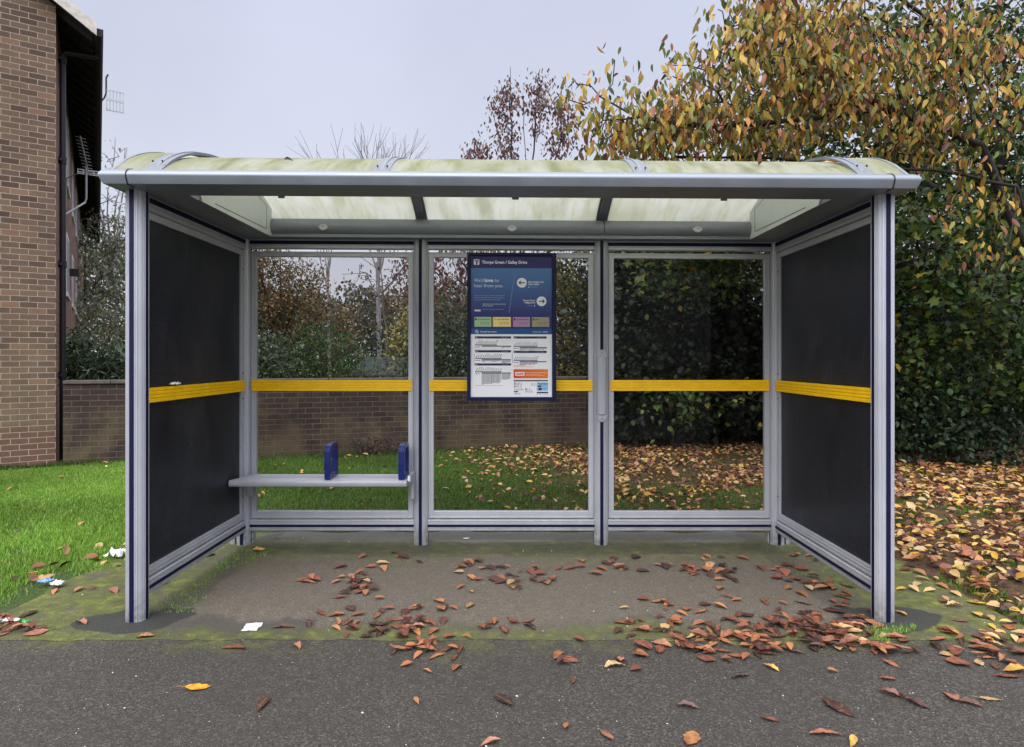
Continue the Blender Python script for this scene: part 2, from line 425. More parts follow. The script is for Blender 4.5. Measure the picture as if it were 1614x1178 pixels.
def mesh_np(name, verts, tris, quads, cols, mat, parent=None):
    me = bpy.data.meshes.new(name)
    nt_, nq = len(tris), len(quads)
    me.vertices.add(len(verts)); me.vertices.foreach_set('co', np.asarray(verts, dtype=np.float32).ravel())
    loops = np.concatenate([np.asarray(tris, dtype=np.int32).ravel(), np.asarray(quads, dtype=np.int32).ravel()])
    me.loops.add(len(loops)); me.loops.foreach_set('vertex_index', loops)
    tot = np.concatenate([np.full(nt_, 3), np.full(nq, 4)]).astype(np.int32)
    st = np.concatenate([[0], np.cumsum(tot)[:-1]]).astype(np.int32)
    me.polygons.add(nt_ + nq); me.polygons.foreach_set('loop_start', st); me.polygons.foreach_set('loop_total', tot)
    me.update(calc_edges=True)
    if cols is not None:
        at = me.color_attributes.new('Col', 'FLOAT_COLOR', 'POINT')
        c4 = np.ones((len(verts), 4), dtype=np.float32); c4[:, :3] = cols; at.data.foreach_set('color', c4.ravel())
    me.materials.append(M[mat]); me.validate()
    o = link(bpy.data.objects.new(name, me)); o.parent = parent
    return o

# leaf templates: verts (x along, y across, z up), tris, quads
OV = (np.array([(0, 0, 0), (.35, 0, -.02), (.7, 0, -.06), (1, 0, -.14), (.28, .24, .06), (.64, .21, .02), (.28, -.24, .06), (.64, -.21, .02)]),
      [(0, 1, 4), (2, 3, 5), (0, 6, 1), (2, 7, 3)], [(1, 2, 5, 4), (1, 6, 7, 2)])
RH = (np.array([(0, 0, 0), (.5, .3, .07), (1, 0, -.08), (.5, -.3, .07)]), [(0, 2, 1), (0, 3, 2)], [])
MP = (np.array([(.42, 0, -.03), (0, 0, 0), (.08, .38, .02), (.30, .26, 0), (.50, .55, .03), (.58, .22, 0), (1, 0, -.1), (.58, -.22, 0), (.50, -.55, .03), (.30, -.26, 0), (.08, -.38, .02)]),
      [(0, i, i + 1) for i in range(1, 10)] + [(0, 10, 1)], [])
BL = (np.array([(0, -.5, 0), (0, .5, 0), (.5, .32, 0), (.5, -.32, 0), (1, 0, 0)]), [(3, 2, 4)], [(0, 1, 2, 3)])

def scatter(tmpl, P, D, Nn, length, width):
    tv, tt, tq = tmpl; n = len(P); k = len(tv)
    D = D / np.linalg.norm(D, axis=1, keepdims=True)
    S = np.cross(Nn, D); S /= np.linalg.norm(S, axis=1, keepdims=True) + 1e-9
    U = np.cross(D, S)
    V = (P[:, None, :] + tv[None, :, 0, None] * (D * length[:, None])[:, None, :]
         + tv[None, :, 1, None] * (S * width[:, None])[:, None, :] + tv[None, :, 2, None] * (U * length[:, None])[:, None, :])
    off = (np.arange(n) * k)[:, None, None]
    T = (np.array(tt).reshape(-1, 3)[None] + off).reshape(-1, 3) if tt else np.zeros((0, 3), int)
    Q = (np.array(tq).reshape(-1, 4)[None] + off).reshape(-1, 4) if tq else np.zeros((0, 4), int)
    return V.reshape(-1, 3), T, Q
def pal_cols(pal, n, k, var=.25, w=None):
    p = np.array([s2l(c) for c in pal]); w = None if w is None else np.array(w) / sum(w)
    i = rng.choice(len(p), n, p=w); c = p[i] * (1 + rng.uniform(-var, var, (n, 1)))
    return np.repeat(np.clip(c, 0, 1), k, axis=0)

def vnoise(P, scale, seed=0):
    return np.array([mnoise.noise(Vector((p[0] * scale + seed, p[1] * scale, p[2] * scale - seed))) for p in P])

# ------------------------------------------------------------------ trees
def grow(skel, pts, seg=.35):
    """skel: polylines (list of points, first one starts at the ground); pts: crown points reached by twigs"""
    nodes = []; par = []; 
    for li, (poly, r0, r1) in enumerate(skel):
        poly = [np.array(p, float) for p in poly]; last = -1
        if li and nodes:
            d = np.linalg.norm(np.array(nodes) - poly[0], axis=1); last = int(d.argmin())
        for i in range(len(poly) - 1):
            nseg = max(1, int(np.linalg.norm(poly[i + 1] - poly[i]) / seg))
            for j in range(nseg + (i == len(poly) - 2)):
                p = poly[i] + (poly[i + 1] - poly[i]) * (j / nseg)
                nodes.append(p + rng.normal(0, .02, 3) * (i + j > 0)); par.append(last); last = len(nodes) - 1
    ns_ = len(nodes)
    N = np.zeros((ns_ + 4 * len(pts) + 8, 3)); N[:ns_] = nodes; cnt = ns_
    d0 = np.array([np.min(np.linalg.norm(N[:ns_] - p, axis=1)) for p in pts]) if len(pts) else []
    tips = []
    for i in np.argsort(d0):
        p = pts[i]; dd = np.linalg.norm(N[:cnt] - p, axis=1) + np.maximum(0, N[:cnt, 2] - p[2]) * .5
        j = int(dd.argmin()); L_ = np.linalg.norm(N[j] - p); a = N[j].copy(); last = j
        m = 1 if L_ < .3 else (2 if L_ < 1 else 3)
        for q in range(1, m + 1):
            t = q / m; pt = a + (p - a) * t
            if q < m: pt = pt + rng.normal(0, .07 * L_, 3) + np.array((0, 0, .06 * L_))
            N[cnt] = pt; par.append(last); last = cnt; cnt += 1
        tips.append(last)
    return N[:cnt], np.array(par), tips, ns_
def branches_mesh(name, N, par, tip_r, mat, parent, skel, sides=5, pw=2.4, maxr=None):
    n = len(N); acc = np.zeros(n)
    r = np.full(n, tip_r)
    for i in range(n - 1, -1, -1):
        if acc[i] > 0: r[i] = max(tip_r, acc[i] ** (1 / pw))
        if par[i] >= 0: acc[par[i]] += r[i] ** pw
    if maxr: r = np.minimum(r, maxr)
    idx = np.where(par >= 0)[0]; A = N[par[idx]]; B = N[idx]; ra = np.minimum(r[par[idx]], r[idx] * 1.5); rb = r[idx]
    D = B - A; ln = np.linalg.norm(D, axis=1); ok = ln > 1e-5; A, B, D, ra, rb, ln = A[ok], B[ok], D[ok], ra[ok], rb[ok], ln[ok]
    D /= ln[:, None]; ref = np.where(np.abs(D[:, 2:3]) > .9, np.array([[1., 0, 0]]), np.array([[0, 0, 1.]]))
    S = np.cross(D, ref); S /= np.linalg.norm(S, axis=1, keepdims=True); U = np.cross(D, S)
    ang = np.arange(sides) * 2 * math.pi / sides; c = np.cos(ang); s_ = np.sin(ang)
    ring = S[:, None] * c[None, :, None] + U[:, None] * s_[None, :, None]
    V = np.concatenate([A[:, None] + ring * ra[:, None, None], B[:, None] + D[:, None] * (rb * .3)[:, None, None] + ring * rb[:, None, None]], axis=1)
    m = len(A); base = (np.arange(m) * 2 * sides)[:, None]; Q = []
    for j in range(sides): Q.append(np.stack([base[:, 0] + j, base[:, 0] + (j + 1) % sides, base[:, 0] + sides + (j + 1) % sides, base[:, 0] + sides + j], 1))
    o = mesh_np(name, V.reshape(-1, 3), np.zeros((0, 3), int), np.concatenate(Q), None, mat, parent)
    o.data.polygons.foreach_set('use_smooth', [True] * len(o.data.polygons))
    return o
def ell(c, r, n, shell=.0):          # random points in an ellipsoid
    v = rng.normal(size=(n, 3)); v /= np.linalg.norm(v, axis=1, keepdims=True)
    u = rng.uniform(shell, 1, (n, 1)) ** (1 / 3)
    return np.array(c) + v * u * np.array(r)
def crown_points(vols, gap=None, seed=0):
    P = np.concatenate([ell(c, r, n) for (c, r, n) in vols])
    if gap:
        sc, thr = gap; P = P[vnoise(P * np.array([1, 1, 1.9]), sc, seed) > thr]
    return P
def leaves_on(P, per, spread, tmpl, ln, wr, pal, w=None, droop=.5, var=.25, colfn=None):
    n = len(P) * per
    C = np.repeat(P, per, axis=0) + rng.normal(0, spread, (n, 3))
    D = rng.normal(size=(n, 3)); D /= np.linalg.norm(D, axis=1, keepdims=True)
    D = D * (1 - droop) + np.array((0, 0, -1.)) * droop
    Nn = rng.normal(size=(n, 3)) * .8 + np.array((0, -.5, .9))
    l = ln * rng.uniform(.65, 1.25, n)
    V, T, Q = scatter(tmpl, C, D, Nn, l, l * wr)
    k = len(tmpl[0])
    cols = pal_cols(pal, n, k, var, w)
    if colfn is not None:
        f = colfn(C); cols = cols * np.repeat(f, k, axis=0)
    return V, T, Q, cols
def cat(parts):
    V, T, Q, C = [], [], [], []; b = 0
    for v, t, q, c in parts:
        V.append(v); T.append(t + b); Q.append(q + b); C.append(c); b += len(v)
    return np.concatenate(V), np.concatenate(T), np.concatenate(Q), np.clip(np.concatenate(C), 0, 1)
def tree(name, label, skel, P, per, spread, tmpl, ln, wr, pal, w=None, droop=.5, barkm='bark', tip=.004, leafsel=1.0,
         group=None, cat_='tree', extra=None, sides=5, crown='crown', trunk='trunk', maxr=None, var=.25, pw=2.4):
    base = skel[0][0][0]
    t = empty(name, tuple(base), 0, label, cat_, group)
    N, par, tips, ns_ = grow(skel, P)
    b0 = np.array(base)
    branches_mesh(trunk, N - b0, par, tip, barkm, t, skel, sides, pw, maxr)
    if per:
        Pl = N[tips]; Pl = Pl[rng.random(len(Pl)) < leafsel]
        parts = [leaves_on(Pl, per, spread, tmpl, ln, wr, pal, w, droop, var)]
        if extra: parts += extra(N, tips)
        V, T, Q, C = cat(parts)
        mesh_np(crown, V - b0, T, Q, C, 'leaf', t)
    return t

# ================================================================== GROUND
PATH_Y = 3.34; SLX0, SLX1, SLY1 = -2.98, 2.86, 5.42
def grid_sheet(name, x0, x1, y0, y1, z, mat, nx, ny, amp=0, jag=0):
    vs, fs = [], []
    for j in range(ny + 1):
        for i in range(nx + 1):
            x = x0 + (x1 - x0) * i / nx; y = y0 + (y1 - y0) * j / ny
            if jag:
                if i in (0, nx): x += jag * mnoise.noise(Vector((y * 3, 7, i)))
                if j == 0 and amp == 0: y += .035 * mnoise.noise(Vector((x * 4, 13, 1))) + .012 * mnoise.noise(Vector((x * 17, 13, 1)))
                if j == ny: y += jag * mnoise.noise(Vector((x * 3, 3, 1)))
            vs.append((x, y, z + amp * mnoise.noise(Vector((x * .7, y * .7, 0)))))
    for j in range(ny):
        for i in range(nx):
            a = j * (nx + 1) + i; fs.append((a, a + 1, a + nx + 2, a + nx + 1))
    b = MB(); b.add(vs, fs); o = b.build(name, mat, smooth=True); tag(o, kind='structure'); return o
grid_sheet('ground', -250, 250, -120, 380, -.012, 'lawn', 4, 4)
grid_sheet('path', -40, 40, -1.2, PATH_Y + .08, .0, 'asphalt', 160, 8)
grid_sheet('road', -40, 40, -9, -1.32, -.008, 'road_tar', 4, 2)
kb = MB(); kb.box(-40, 40, -1.32, -1.2, -.2, .004); tag(kb.build('kerb', 'coping', bevel=.01), kind='structure')
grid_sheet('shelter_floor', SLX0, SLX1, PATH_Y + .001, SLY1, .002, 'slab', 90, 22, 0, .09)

# ================================================================== BUS SHELTER
PX = [-2.165, -.734, .719, 2.14]; YF, YB = 3.613, 5.083
sh = empty('bus_shelter', (0, 4.35, 0), 0, 'silver and navy bus shelter with yellow bands and a curved mossy roof', 'bus shelter')
class SMB(MB):
    def build(s, name, mat, parent=sh, **kw):
        pz = Vector((0, 0, 0)); q = parent
        while q: pz += q.location; q = q.parent
        vs = [wp(v) for v in s.v]; s.v = [(v[0] - pz.x, v[1] - pz.y, v[2] - pz.z) for v in vs]
        return MB.build(s, name, mat, parent, **kw)
def post_profile(cx, cy, r=.059):
    pr = []
    n = 144
    for i in range(n):
        a = 2 * math.pi * i / n; q = (a + math.pi / 4) % (math.pi / 2) - math.pi / 4; rr = r
        if abs(q) < .22: rr = r - .004
        else:
            for g in (.36, .60):
                if abs(abs(q) - g) < .045: rr = r - .0045
        pr.append((cx + rr * math.cos(a), cy + rr * math.sin(a)))
    return pr
def post(x, y, z1, foot=True):
    o = SMB().prism(post_profile(x, y), 'z', 0.0, z1).build('post', 'silver')
    s = SMB()
    for dx, dy in ((1, 0), (-1, 0), (0, 1), (0, -1)):
        t = .0575; w = .012
        if dx: s.box(min(x + dx * (t - .006), x + dx * t), max(x + dx * (t - .006), x + dx * t), y - w, y + w, .004, z1 - .002)
        else: s.box(x - w, x + w, min(y + dy * (t - .006), y + dy * t), max(y + dy * (t - .006), y + dy * t), .004, z1 - .002)
    s.build('stripe', 'navy', o)
    return o
for x_ in (PX[0] + .01, PX[3] - .008): post(x_, YF, 2.452)
for x_ in PX: post(x_, YB, 2.50)
# rails (profile across thickness t, height z) with grooves and a navy strip
ZR = dict(b0=.109, b1=.201, b2=.209, sill=.268, top0=2.311, top1=2.352, t0=2.374, t1=2.486)
def rail_prof(z0, z1, t):
    h = z1 - z0; p = [(-t, z0), (-t - .006, z0 + .006)]
    for g in (.22, .5, .8):
        zc = z0 + h * g; p += [(-t - .006, zc - .004), (-t - .001, zc - .002), (-t - .001, zc + .002), (-t - .006, zc + .004)]
    p += [(-t - .006, z1 - .006), (-t, z1), (t, z1), (t, z0)]
    return p
def rail_x(x0, x1, z0, z1, zn0, zn1, yc=YB, t=.024):
    o = SMB().prism([(yc + a, b) for a, b in rail_prof(z0, z1, t)], 'x', x0, x1).build('rail', 'silver')
    SMB().box(x0, x1, yc - t - .009, yc - t + .002, zn0, zn1).build('stripe', 'navy', o)
def rail_y(xc, sgn, y0, y1, z0, z1, zn0, zn1, t=.024):
    o = SMB().prism([(xc + sgn * a, b) for a, b in rail_prof(z0, z1, t)], 'y', y0, y1).build('rail', 'silver')
    SMB().box(*sorted((xc - sgn * (t + .009), xc - sgn * (t - .002))), y0, y1, zn0, zn1).build('stripe', 'navy', o)
def band_x(x0, x1):
    y = YB - .03; z0, z1 = 1.238, 1.325; h = z1 - z0; p = [(y + .006, z0), (y - .004, z0)]
    for g in (.25, .5, .75):
        zc = z0 + h * g; p += [(y - .004, zc - .004), (y + .001, zc - .0015), (y + .001, zc + .0015), (y - .004, zc + .004)]
    p += [(y - .004, z1), (y + .006, z1)]
    SMB().prism(p, 'x', x0, x1).build('warning_band', 'yellow')
def band_y(xc, sgn, y0, y1):
    z0, z1 = 1.238, 1.325; h = z1 - z0; f = lambda d: xc - sgn * d
    p = [(f(.022), z0), (f(.034), z0)]
    for g in (.25, .5, .75):
        zc = z0 + h * g; p += [(f(.034), zc - .004), (f(.029), zc - .0015), (f(.029), zc + .0015), (f(.034), zc + .004)]
    p += [(f(.034), z1), (f(.022), z1)]
    SMB().prism(p, 'y', y0, y1).build('warning_band', 'yellow')
r_ = .056
for i in range(3):
    x0, x1 = PX[i] + r_, PX[i + 1] - r_
    rail_x(x0, x1, ZR['b0'], ZR['b1'], .142, .162)
    rail_x(x0, x1, ZR['t0'], ZR['t1'], 2.408, 2.436)
    fr = SMB(); s_ = .046; y0, y1 = YB - .02, YB + .02
    zb0, zb1 = ZR['b2'], ZR['top1']
    fr.box(x0 + .004, x0 + s_, y0, y1, zb0, zb1); fr.box(x1 - s_, x1 - .004, y0, y1, zb0, zb1)
    fr.box(x0 + s_, x1 - s_, y0, y1, zb0, ZR['sill']); fr.box(x0 + s_, x1 - s_, y0, y1, ZR['top0'], zb1)
    # raised lip round the pane
    for (a, b, c, d) in ((x0 + .012, x0 + .02, zb0 + .006, zb1 - .006), (x1 - .02, x1 - .012, zb0 + .006, zb1 - .006)):
        fr.box(a, b, y0 - .005, y0 - .0005, c, d)
    fr.box(x0 + .02, x1 - .02, y0 - .005, y0 - .0005, zb1 - .014, zb1 - .006); fr.box(x0 + .02, x1 - .02, y0 - .005, y0 - .0005, zb0 + .006, zb0 + .014)
    fo = fr.build('window_frame', 'silver', bevel=.0025)
    SMB().box(x0 + s_ - .006, x1 - s_ + .006, YB - .004, YB + .004, ZR['sill'] - .006, ZR['top0'] + .006).build('pane', 'glass', fo)
    for xs_ in (x0 + .05, x1 - .09): SMB().box(xs_, xs_ + .04, YB - .01, YB + .01, ZR['b1'] - .001, zb0 + .001).build('spacer', 'silver_roof')
    if i == 1:
        band_x(x0 + .016, -.36); band_x(.355, x1 - .016)
    else: band_x(x0 + .016, x1 - .016)
for sgn, xc in ((-1, PX[0]), (1, PX[3])):
    y0, y1 = YF + r_, YB - r_
    rail_y(xc, sgn, y0, y1, ZR['b0'], ZR['b1'], .142, .162)
    rail_y(xc, sgn, y0, y1, ZR['t0'] - .012, ZR['t1'] - .03, 2.404, 2.434)
    fr = SMB(); s_ = .046; xa, xb = xc - .02, xc + .02
    fr.box(xa, xb, y0 + .004, y0 + s_, ZR['b2'], ZR['top1']); fr.box(xa, xb, y1 - s_, y1 - .004, ZR['b2'], ZR['top1'])
    fr.box(xa, xb, y0 + s_, y1 - s_, ZR['b2'], ZR['sill']); fr.box(xa, xb, y0 + s_, y1 - s_, ZR['top0'], ZR['top1'])
    xi = xc - sgn * .02
    fr.box(*sorted((xi - sgn * .005, xi - sgn * .0005)), y0 + .014, y1 - .014, ZR['b2'] + .008, ZR['b2'] + .018)
    fr.box(*sorted((xi - sgn * .005, xi - sgn * .0005)), y0 + .014, y1 - .014, ZR['b2'] + .032, ZR['b2'] + .038)
    fo = fr.build('side_frame', 'silver', bevel=.0025)
    SMB().box(xc - .004, xc + .004, y0 + s_ - .006, y1 - s_ + .006, ZR['sill'] - .006, ZR['top0'] + .006).build('side_panel', 'dark_panel', fo)
    for zz in (.4, 1.18, 1.38, 2.2): SMB().tube([(xi - sgn * .001, y1 - .025, zz), (xi - sgn * .005, y1 - .025, zz)], .006, 8).build('screw', 'black_plastic', fo)
    band_y(xc, sgn, y0 + .004, y1 - .01)
# foot brackets by the corner posts
for xc, sg in ((PX[0], -1), (PX[3], 1)):
    SMB().box(xc + sg * .0 - .02 + sg * .085, xc + .02 + sg * .085, YB - .03, YB + .03, 0, .13).build('foot_bracket', 'silver', bevel=.004)
    b = SMB(); b.box(xc - sg * .055 - .012, xc - sg * .055 + .012, YB + .0, YB + .07, 0, .13); b.build('foot_bracket', 'silver', bevel=.004)
# roof ring: mitred bullnose fascia
XO0, XO1, YO0, YO1 = -2.258, 2.234, 3.42, 5.25
zs = .0
prof = [(1.0, 2.447), (.08, 2.443), (.034, 2.444), (.026, 2.4405), (.018, 2.4435), (.002, 2.482), (.0, 2.490), (.003, 2.500), (.011, 2.512), (.026, 2.523), (.044, 2.529), (.06, 2.533), (.075, 2.533), (1.0, 2.526)]
inner = {'f': .28, 'l': .358, 'r': .354, 'b': .30}
def ring_corner(cx, cy, ix, iy, d, kx, ky):
    dx = d if d < 1 else inner[kx]; dy = d if d < 1 else inner[ky]
    return (cx + ix * dx, cy + iy * dy)
corn = [(XO0, YO0, 1, 1, 'l', 'f'), (XO1, YO0, -1, 1, 'r', 'f'), (XO1, YO1, -1, -1, 'r', 'b'), (XO0, YO1, 1, -1, 'l', 'b')]
b = SMB(); n = len(prof); vs = []
for (cx, cy, ix, iy, kx, ky) in corn:
    for (d, z) in prof:
        q = ring_corner(cx, cy, ix, iy, d, kx, ky); vs.append((q[0], q[1], z))
fs = []
for c in range(4):
    for j in range(n):
        fs.append((c * n + j, c * n + (j + 1) % n, ((c + 1) % 4) * n + (j + 1) % n, ((c + 1) % 4) * n + j))
b.add(vs, fs); fas = b.build('fascia', 'silver_roof', smooth=True)
# joints between the fascia extrusion and its end caps
for xj in (-2.105, 2.085):
    pr = [(YO0 - .0025 + d * (1 if d < .1 else .0) + (.06 if d > .1 else 0), z + (.003 if z > 2.49 else -.003)) for d, z in prof[1:-1]]
    pr += [(YO0 + .07, 2.52), (YO0 + .09, 2.45)]
    SMB().prism(pr, 'x', xj - .003, xj + .003).build('joint', 'black_plastic', fas)
for xx in (-1.36, .02, 1.25): SMB().box(xx - .02, xx + .02, 3.70, 3.712, 2.436, 2.45).build('drain_notch', 'silver_roof', fas, bevel=.004)
# back beam with a rounded face
pr = [(4.955, 2.470), (4.930, 2.478), (4.915, 2.50), (4.908, 2.53), (4.912, 2.56), (4.930, 2.582), (4.96, 2.592), (5.10, 2.592), (5.10, 2.505), (5.02, 2.505), (5.02, 2.470)]
seg_x = [(-1.895, -.03 + .75), (.725, 1.875)]
for (a, c) in seg_x: SMB().prism(pr, 'x', a, c).build('back_beam', 'silver_roof', smooth=True)
for xx in (-1.475, 0.0, 1.45):       # eye shaped fittings
    o = SMB(); vs = []; nn = 20
    for lay, (rx, rz, yy) in enumerate(((.040, .026, 4.911), (.036, .022, 4.902), (.019, .014, 4.902), (.017, .012, 4.908))):
        for q in range(nn):
            a = 2 * math.pi * q / nn; ca, sa = math.cos(a), math.sin(a)
            ex = rx * math.copysign(abs(ca) ** 1.0, ca); ez = rz * sa * (1 - .45 * abs(ca) ** 2)
            vs.append((xx + ex, yy, 2.515 + ez))
    fs = [(l * nn + q, l * nn + (q + 1) % nn, (l + 1) * nn + (q + 1) % nn, (l + 1) * nn + q) for l in range(3) for q in range(nn)] + [tuple(range(3 * nn, 4 * nn))]
    o.add(vs, fs).build('eye_bolt', 'silver', smooth=True)
# barrel roof
def arcz(y, S=.265): t = (y - 4.35) / .87; return 2.515 + S * max(0, 1 - t * t)
def arc_sheet(x0, x1, dz, th, y0=3.484, y1=5.216, n=28, lift=None):
    b = SMB(); pr = []
    for i in range(n + 1):
        y = y0 + (y1 - y0) * i / n; t_ = abs(y - 4.35) / .87; pr.append((y, arcz(y) + dz * max(0, 1 - t_ ** 7) + (.012 if t_ > .8 else .012 * t_)))
    pr2 = [(y, z - th) for y, z in pr[::-1]]
    allp = pr + pr2; N_ = len(allp)
    vs = [(x, p, q) for x in (x0, x1) for p, q in allp]
    fs = [(i, (i + 1) % N_, N_ + (i + 1) % N_, N_ + i) for i in range(N_)]
    fs += [(o_ + i, o_ + i + 1, o_ + N_ - 2 - i, o_ + N_ - 1 - i) for i in range(n) for o_ in (0, N_)]
    return b.add(vs, fs)
ribs = [-1.99, -.728, .722, 1.965]
for i in range(3):
    arc_sheet(ribs[i] + .015, ribs[i + 1] - .015, .018, .008).build('roof_panel', 'roof_sheet', smooth=True)
for i, x_ in enumerate(ribs):
    e_ = i in (0, 3)
    o = arc_sheet(x_ - .046, x_ + .046, .026 + .022 * e_, .016, 3.474, 5.226).build('roof_rib', 'silver_rib', smooth=True)
    arc_sheet(x_ - .008, x_ + .008, .032 + .022 * e_, .008).build('rib_seam', 'silver_roof', o, smooth=True)
    if not e_: arc_sheet(x_ - .026, x_ + .026, .007, .022, 3.70, 4.95).build('rib_underside', 'silver_roof', o)
    bl_ = SMB()
    for q in (-.027, .027): SMB().tube([(x_ + q, 3.53, arcz(3.53) + .026 + .02 * e_), (x_ + q, 3.525, arcz(3.53) + .034 + .02 * e_)], .005, 8).build('bolt', 'black_plastic', o)
for x0, x1 in ((-2.215, -2.038), (2.013, 2.19)):
    arc_sheet(x0, x1, .045, .012, 3.475, 5.225).build('roof_end', 'roof_sheet', smooth=True)
    xe = x0 if x0 < 0 else x1
    arc_sheet(xe - .010, xe + .010, .050, .03, 3.47, 5.23).build('end_trim', 'silver_roof')
# gable infill panels seen from below
for sg, xg in ((1, -1.898), (-1, 1.878)):
    b = SMB(); ys = [3.84 + (4.945 - 3.84) * i / 14 for i in range(15)]
    prf = [(3.84, 2.447)] + [(3.80, 2.50)] + [(y, arcz(y) + .004) for y in ys] + [(4.945, 2.447)]
    b.prism(prf, 'x', xg - .006, xg + .006)
    o = b.build('gable_panel', 'silver_gable')
    xx = xg + sg * .0065
    l_ = SMB(); w = .0022; xa, xb = sorted((xx, xx + sg * .001))
    l_.box(xa, xb, 4.84 - w, 4.84 + w, 2.49, 2.66); l_.add([(xb if sg > 0 else xa, 4.0, 2.470), (xb if sg > 0 else xa, 4.84, 2.484), (xb if sg > 0 else xa, 4.84, 2.489), (xb if sg > 0 else xa, 4.0, 2.475)], [(0, 1, 2, 3)])
    l_.add([(xb if sg > 0 else xa, 4.6, 2.712), (xb if sg > 0 else xa, 4.84, 2.66), (xb if sg > 0 else xa, 4.84, 2.664), (xb if sg > 0 else xa, 4.6, 2.717)], [(0, 1, 2, 3)])
    l_.build('hatch_line', 'black_plastic', o)
# grey cover strip screwed on the right middle post
b = SMB(); xc = PX[2] - .0; pr = []
for i in range(13):
    a = math.pi * i / 12; pr.append((xc - .040 * math.cos(a), YB - .055 - .030 * math.sin(a) ** .8))
pr += [(xc + .040, YB - .04), (xc - .040, YB - .04)]
b.prism(pr, 'z', 1.05, 1.51)
cv = b.build('post_cover', 'white_plastic', smooth=True, bevel=.004)
for z0, z1, zs_ in ((1.51, 1.572, 1.548), (.992, 1.05, 1.016)):
    b = SMB(); vs = []; nn = 16
    pts = []
    for i in range(nn + 1):
        a = math.pi * i / nn; sgn_ = 1 if z0 > 1.2 else -1; zb = z0 if sgn_ > 0 else z1
        pts.append((xc + .040 * math.cos(a), zb + sgn_ * .060 * math.sin(a)))
    b.prism([(p, q) for p, q in pts], 'y', YB - .070, YB - .058)
    e1 = b.build('cover_end', 'white_plastic', cv, bevel=.003)
    SMB().tube([(xc, YB - .069, zs_), (xc, YB - .075, zs_)], .007, 10).build('screw', 'bolt', e1)

# ------------------------------------------------------------------ bench
bench = empty('bench', (-1.46, 4.9, 0), 0, 'silver perch bench with two blue hoop armrests under the left window', 'bench')
def bb(): return SMB()
b = bb(); zt = .575
pr = [(4.772, .524), (4.762, .540), (4.764, .562), (4.780, .572), (4.90, .574), (5.00, .570), (5.018, .575), (5.02, .560), (4.99, .548), (4.90, .545), (4.90, .528), (4.80, .522)]
b.prism(pr, 'x', -2.075, -.80)
seat = b.build('seat', 'silver', bench, bevel=.002, smooth=True)
vs = [(-2.075, p, q) for p, q in pr] + [(-2.150 + max(0, (p - 4.80)) * .45, p, q) for p, q in pr]; n = len(pr)
bb().add(vs, [(i, (i + 1) % n, n + (i + 1) % n, n + i) for i in range(n)] + [tuple(range(n, 2 * n))]).build('seat_end', 'silver', seat)
for xa in (-1.405, -.842):
    # rounded upright hoop in the Y-Z plane
    o_ = [(4.775, .576), (4.770, .70), (4.776, .79), (4.80, .828), (4.85, .843), (4.95, .843), (4.99, .826), (5.005, .79), (5.008, .70), (5.0, .576)]
    i_ = [(4.816, .597), (4.810, .70), (4.816, .772), (4.830, .794), (4.86, .804), (4.94, .804), (4.960, .794), (4.968, .772), (4.970, .70), (4.962, .597)]
    vs = []
    for xx in (xa - .023, xa + .023):
        vs += [(xx, p, q) for p, q in o_] + [(xx, p, q) for p, q in i_]
    n = len(o_); m = 2 * n; fs = []
    for i in range(n):
        jn = (i + 1) % n
        fs += [(i, jn, n + jn, n + i), (m + i, m + n + i, m + n + jn, m + jn), (i, m + i, m + jn, jn), (n + i, n + jn, m + n + jn, m + n + i)]
    a_ = bb().add(vs, fs).build('armrest', 'arm_blue', bench, bevel=.005, seg=3)
b = bb()          # left bracket: scroll under the seat
b.prism([(5.02, .535), (4.86, .535), (4.84, .515), (4.86, .50), (4.90, .50), (4.95, .44), (4.985, .40), (5.02, .41)], 'x', -2.105, -2.065)
b.build('bracket', 'silver', bench, bevel=.006)
b = bb()
b.prism([(4.80, .60), (5.02, .60), (5.04, .56), (5.04, .39), (4.97, .375), (4.95, .39), (4.94, .52), (4.82, .53), (4.79, .56)], 'x', -.80, -.775)
b.build('bracket', 'silver', bench, bevel=.006)

# ------------------------------------------------------------------ information sign
SC = .00505 / 4.533          # metres per layout unit
SX0 = (742.0 - 807) * .00505; SZ1 = 1.5 - (404 - 565) * .00505 - .0
YS = YB - .083
def U(u, v): return (SX0 + (u - 99) * SC * (128.0 / 127.3), SZ1 - (v - 108) * SC)
sign = empty('information_sign', (0, YB - .03, 1.16), 0, 'navy framed bus stop information board with timetable poster fixed over the middle window', 'sign')
x0s, z1s = U(74, 86); x1s, z0s = U(706, 1140)
xi0, zi1 = U(98, 107); xi1, zi0 = U(677, 1115)
b = SMB()
b.box(x0s, xi0, YS - .022, YS + .03, z0s, z1s); b.box(xi1, x1s, YS - .022, YS + .03, z0s, z1s)
b.box(xi0, xi1, YS - .022, YS + .03, z0s, zi0); b.box(xi0, xi1, YS - .022, YS + .03, zi1, z1s)
b.build('frame', 'navy_frame', sign, bevel=.003)
bk = SMB(); bk.box(xi0 + .0005, xi1 - .0005, YS + .004, YS + .028, zi0 + .0005, zi1 - .0005); bk.build('backboard', 'black_plastic', sign)
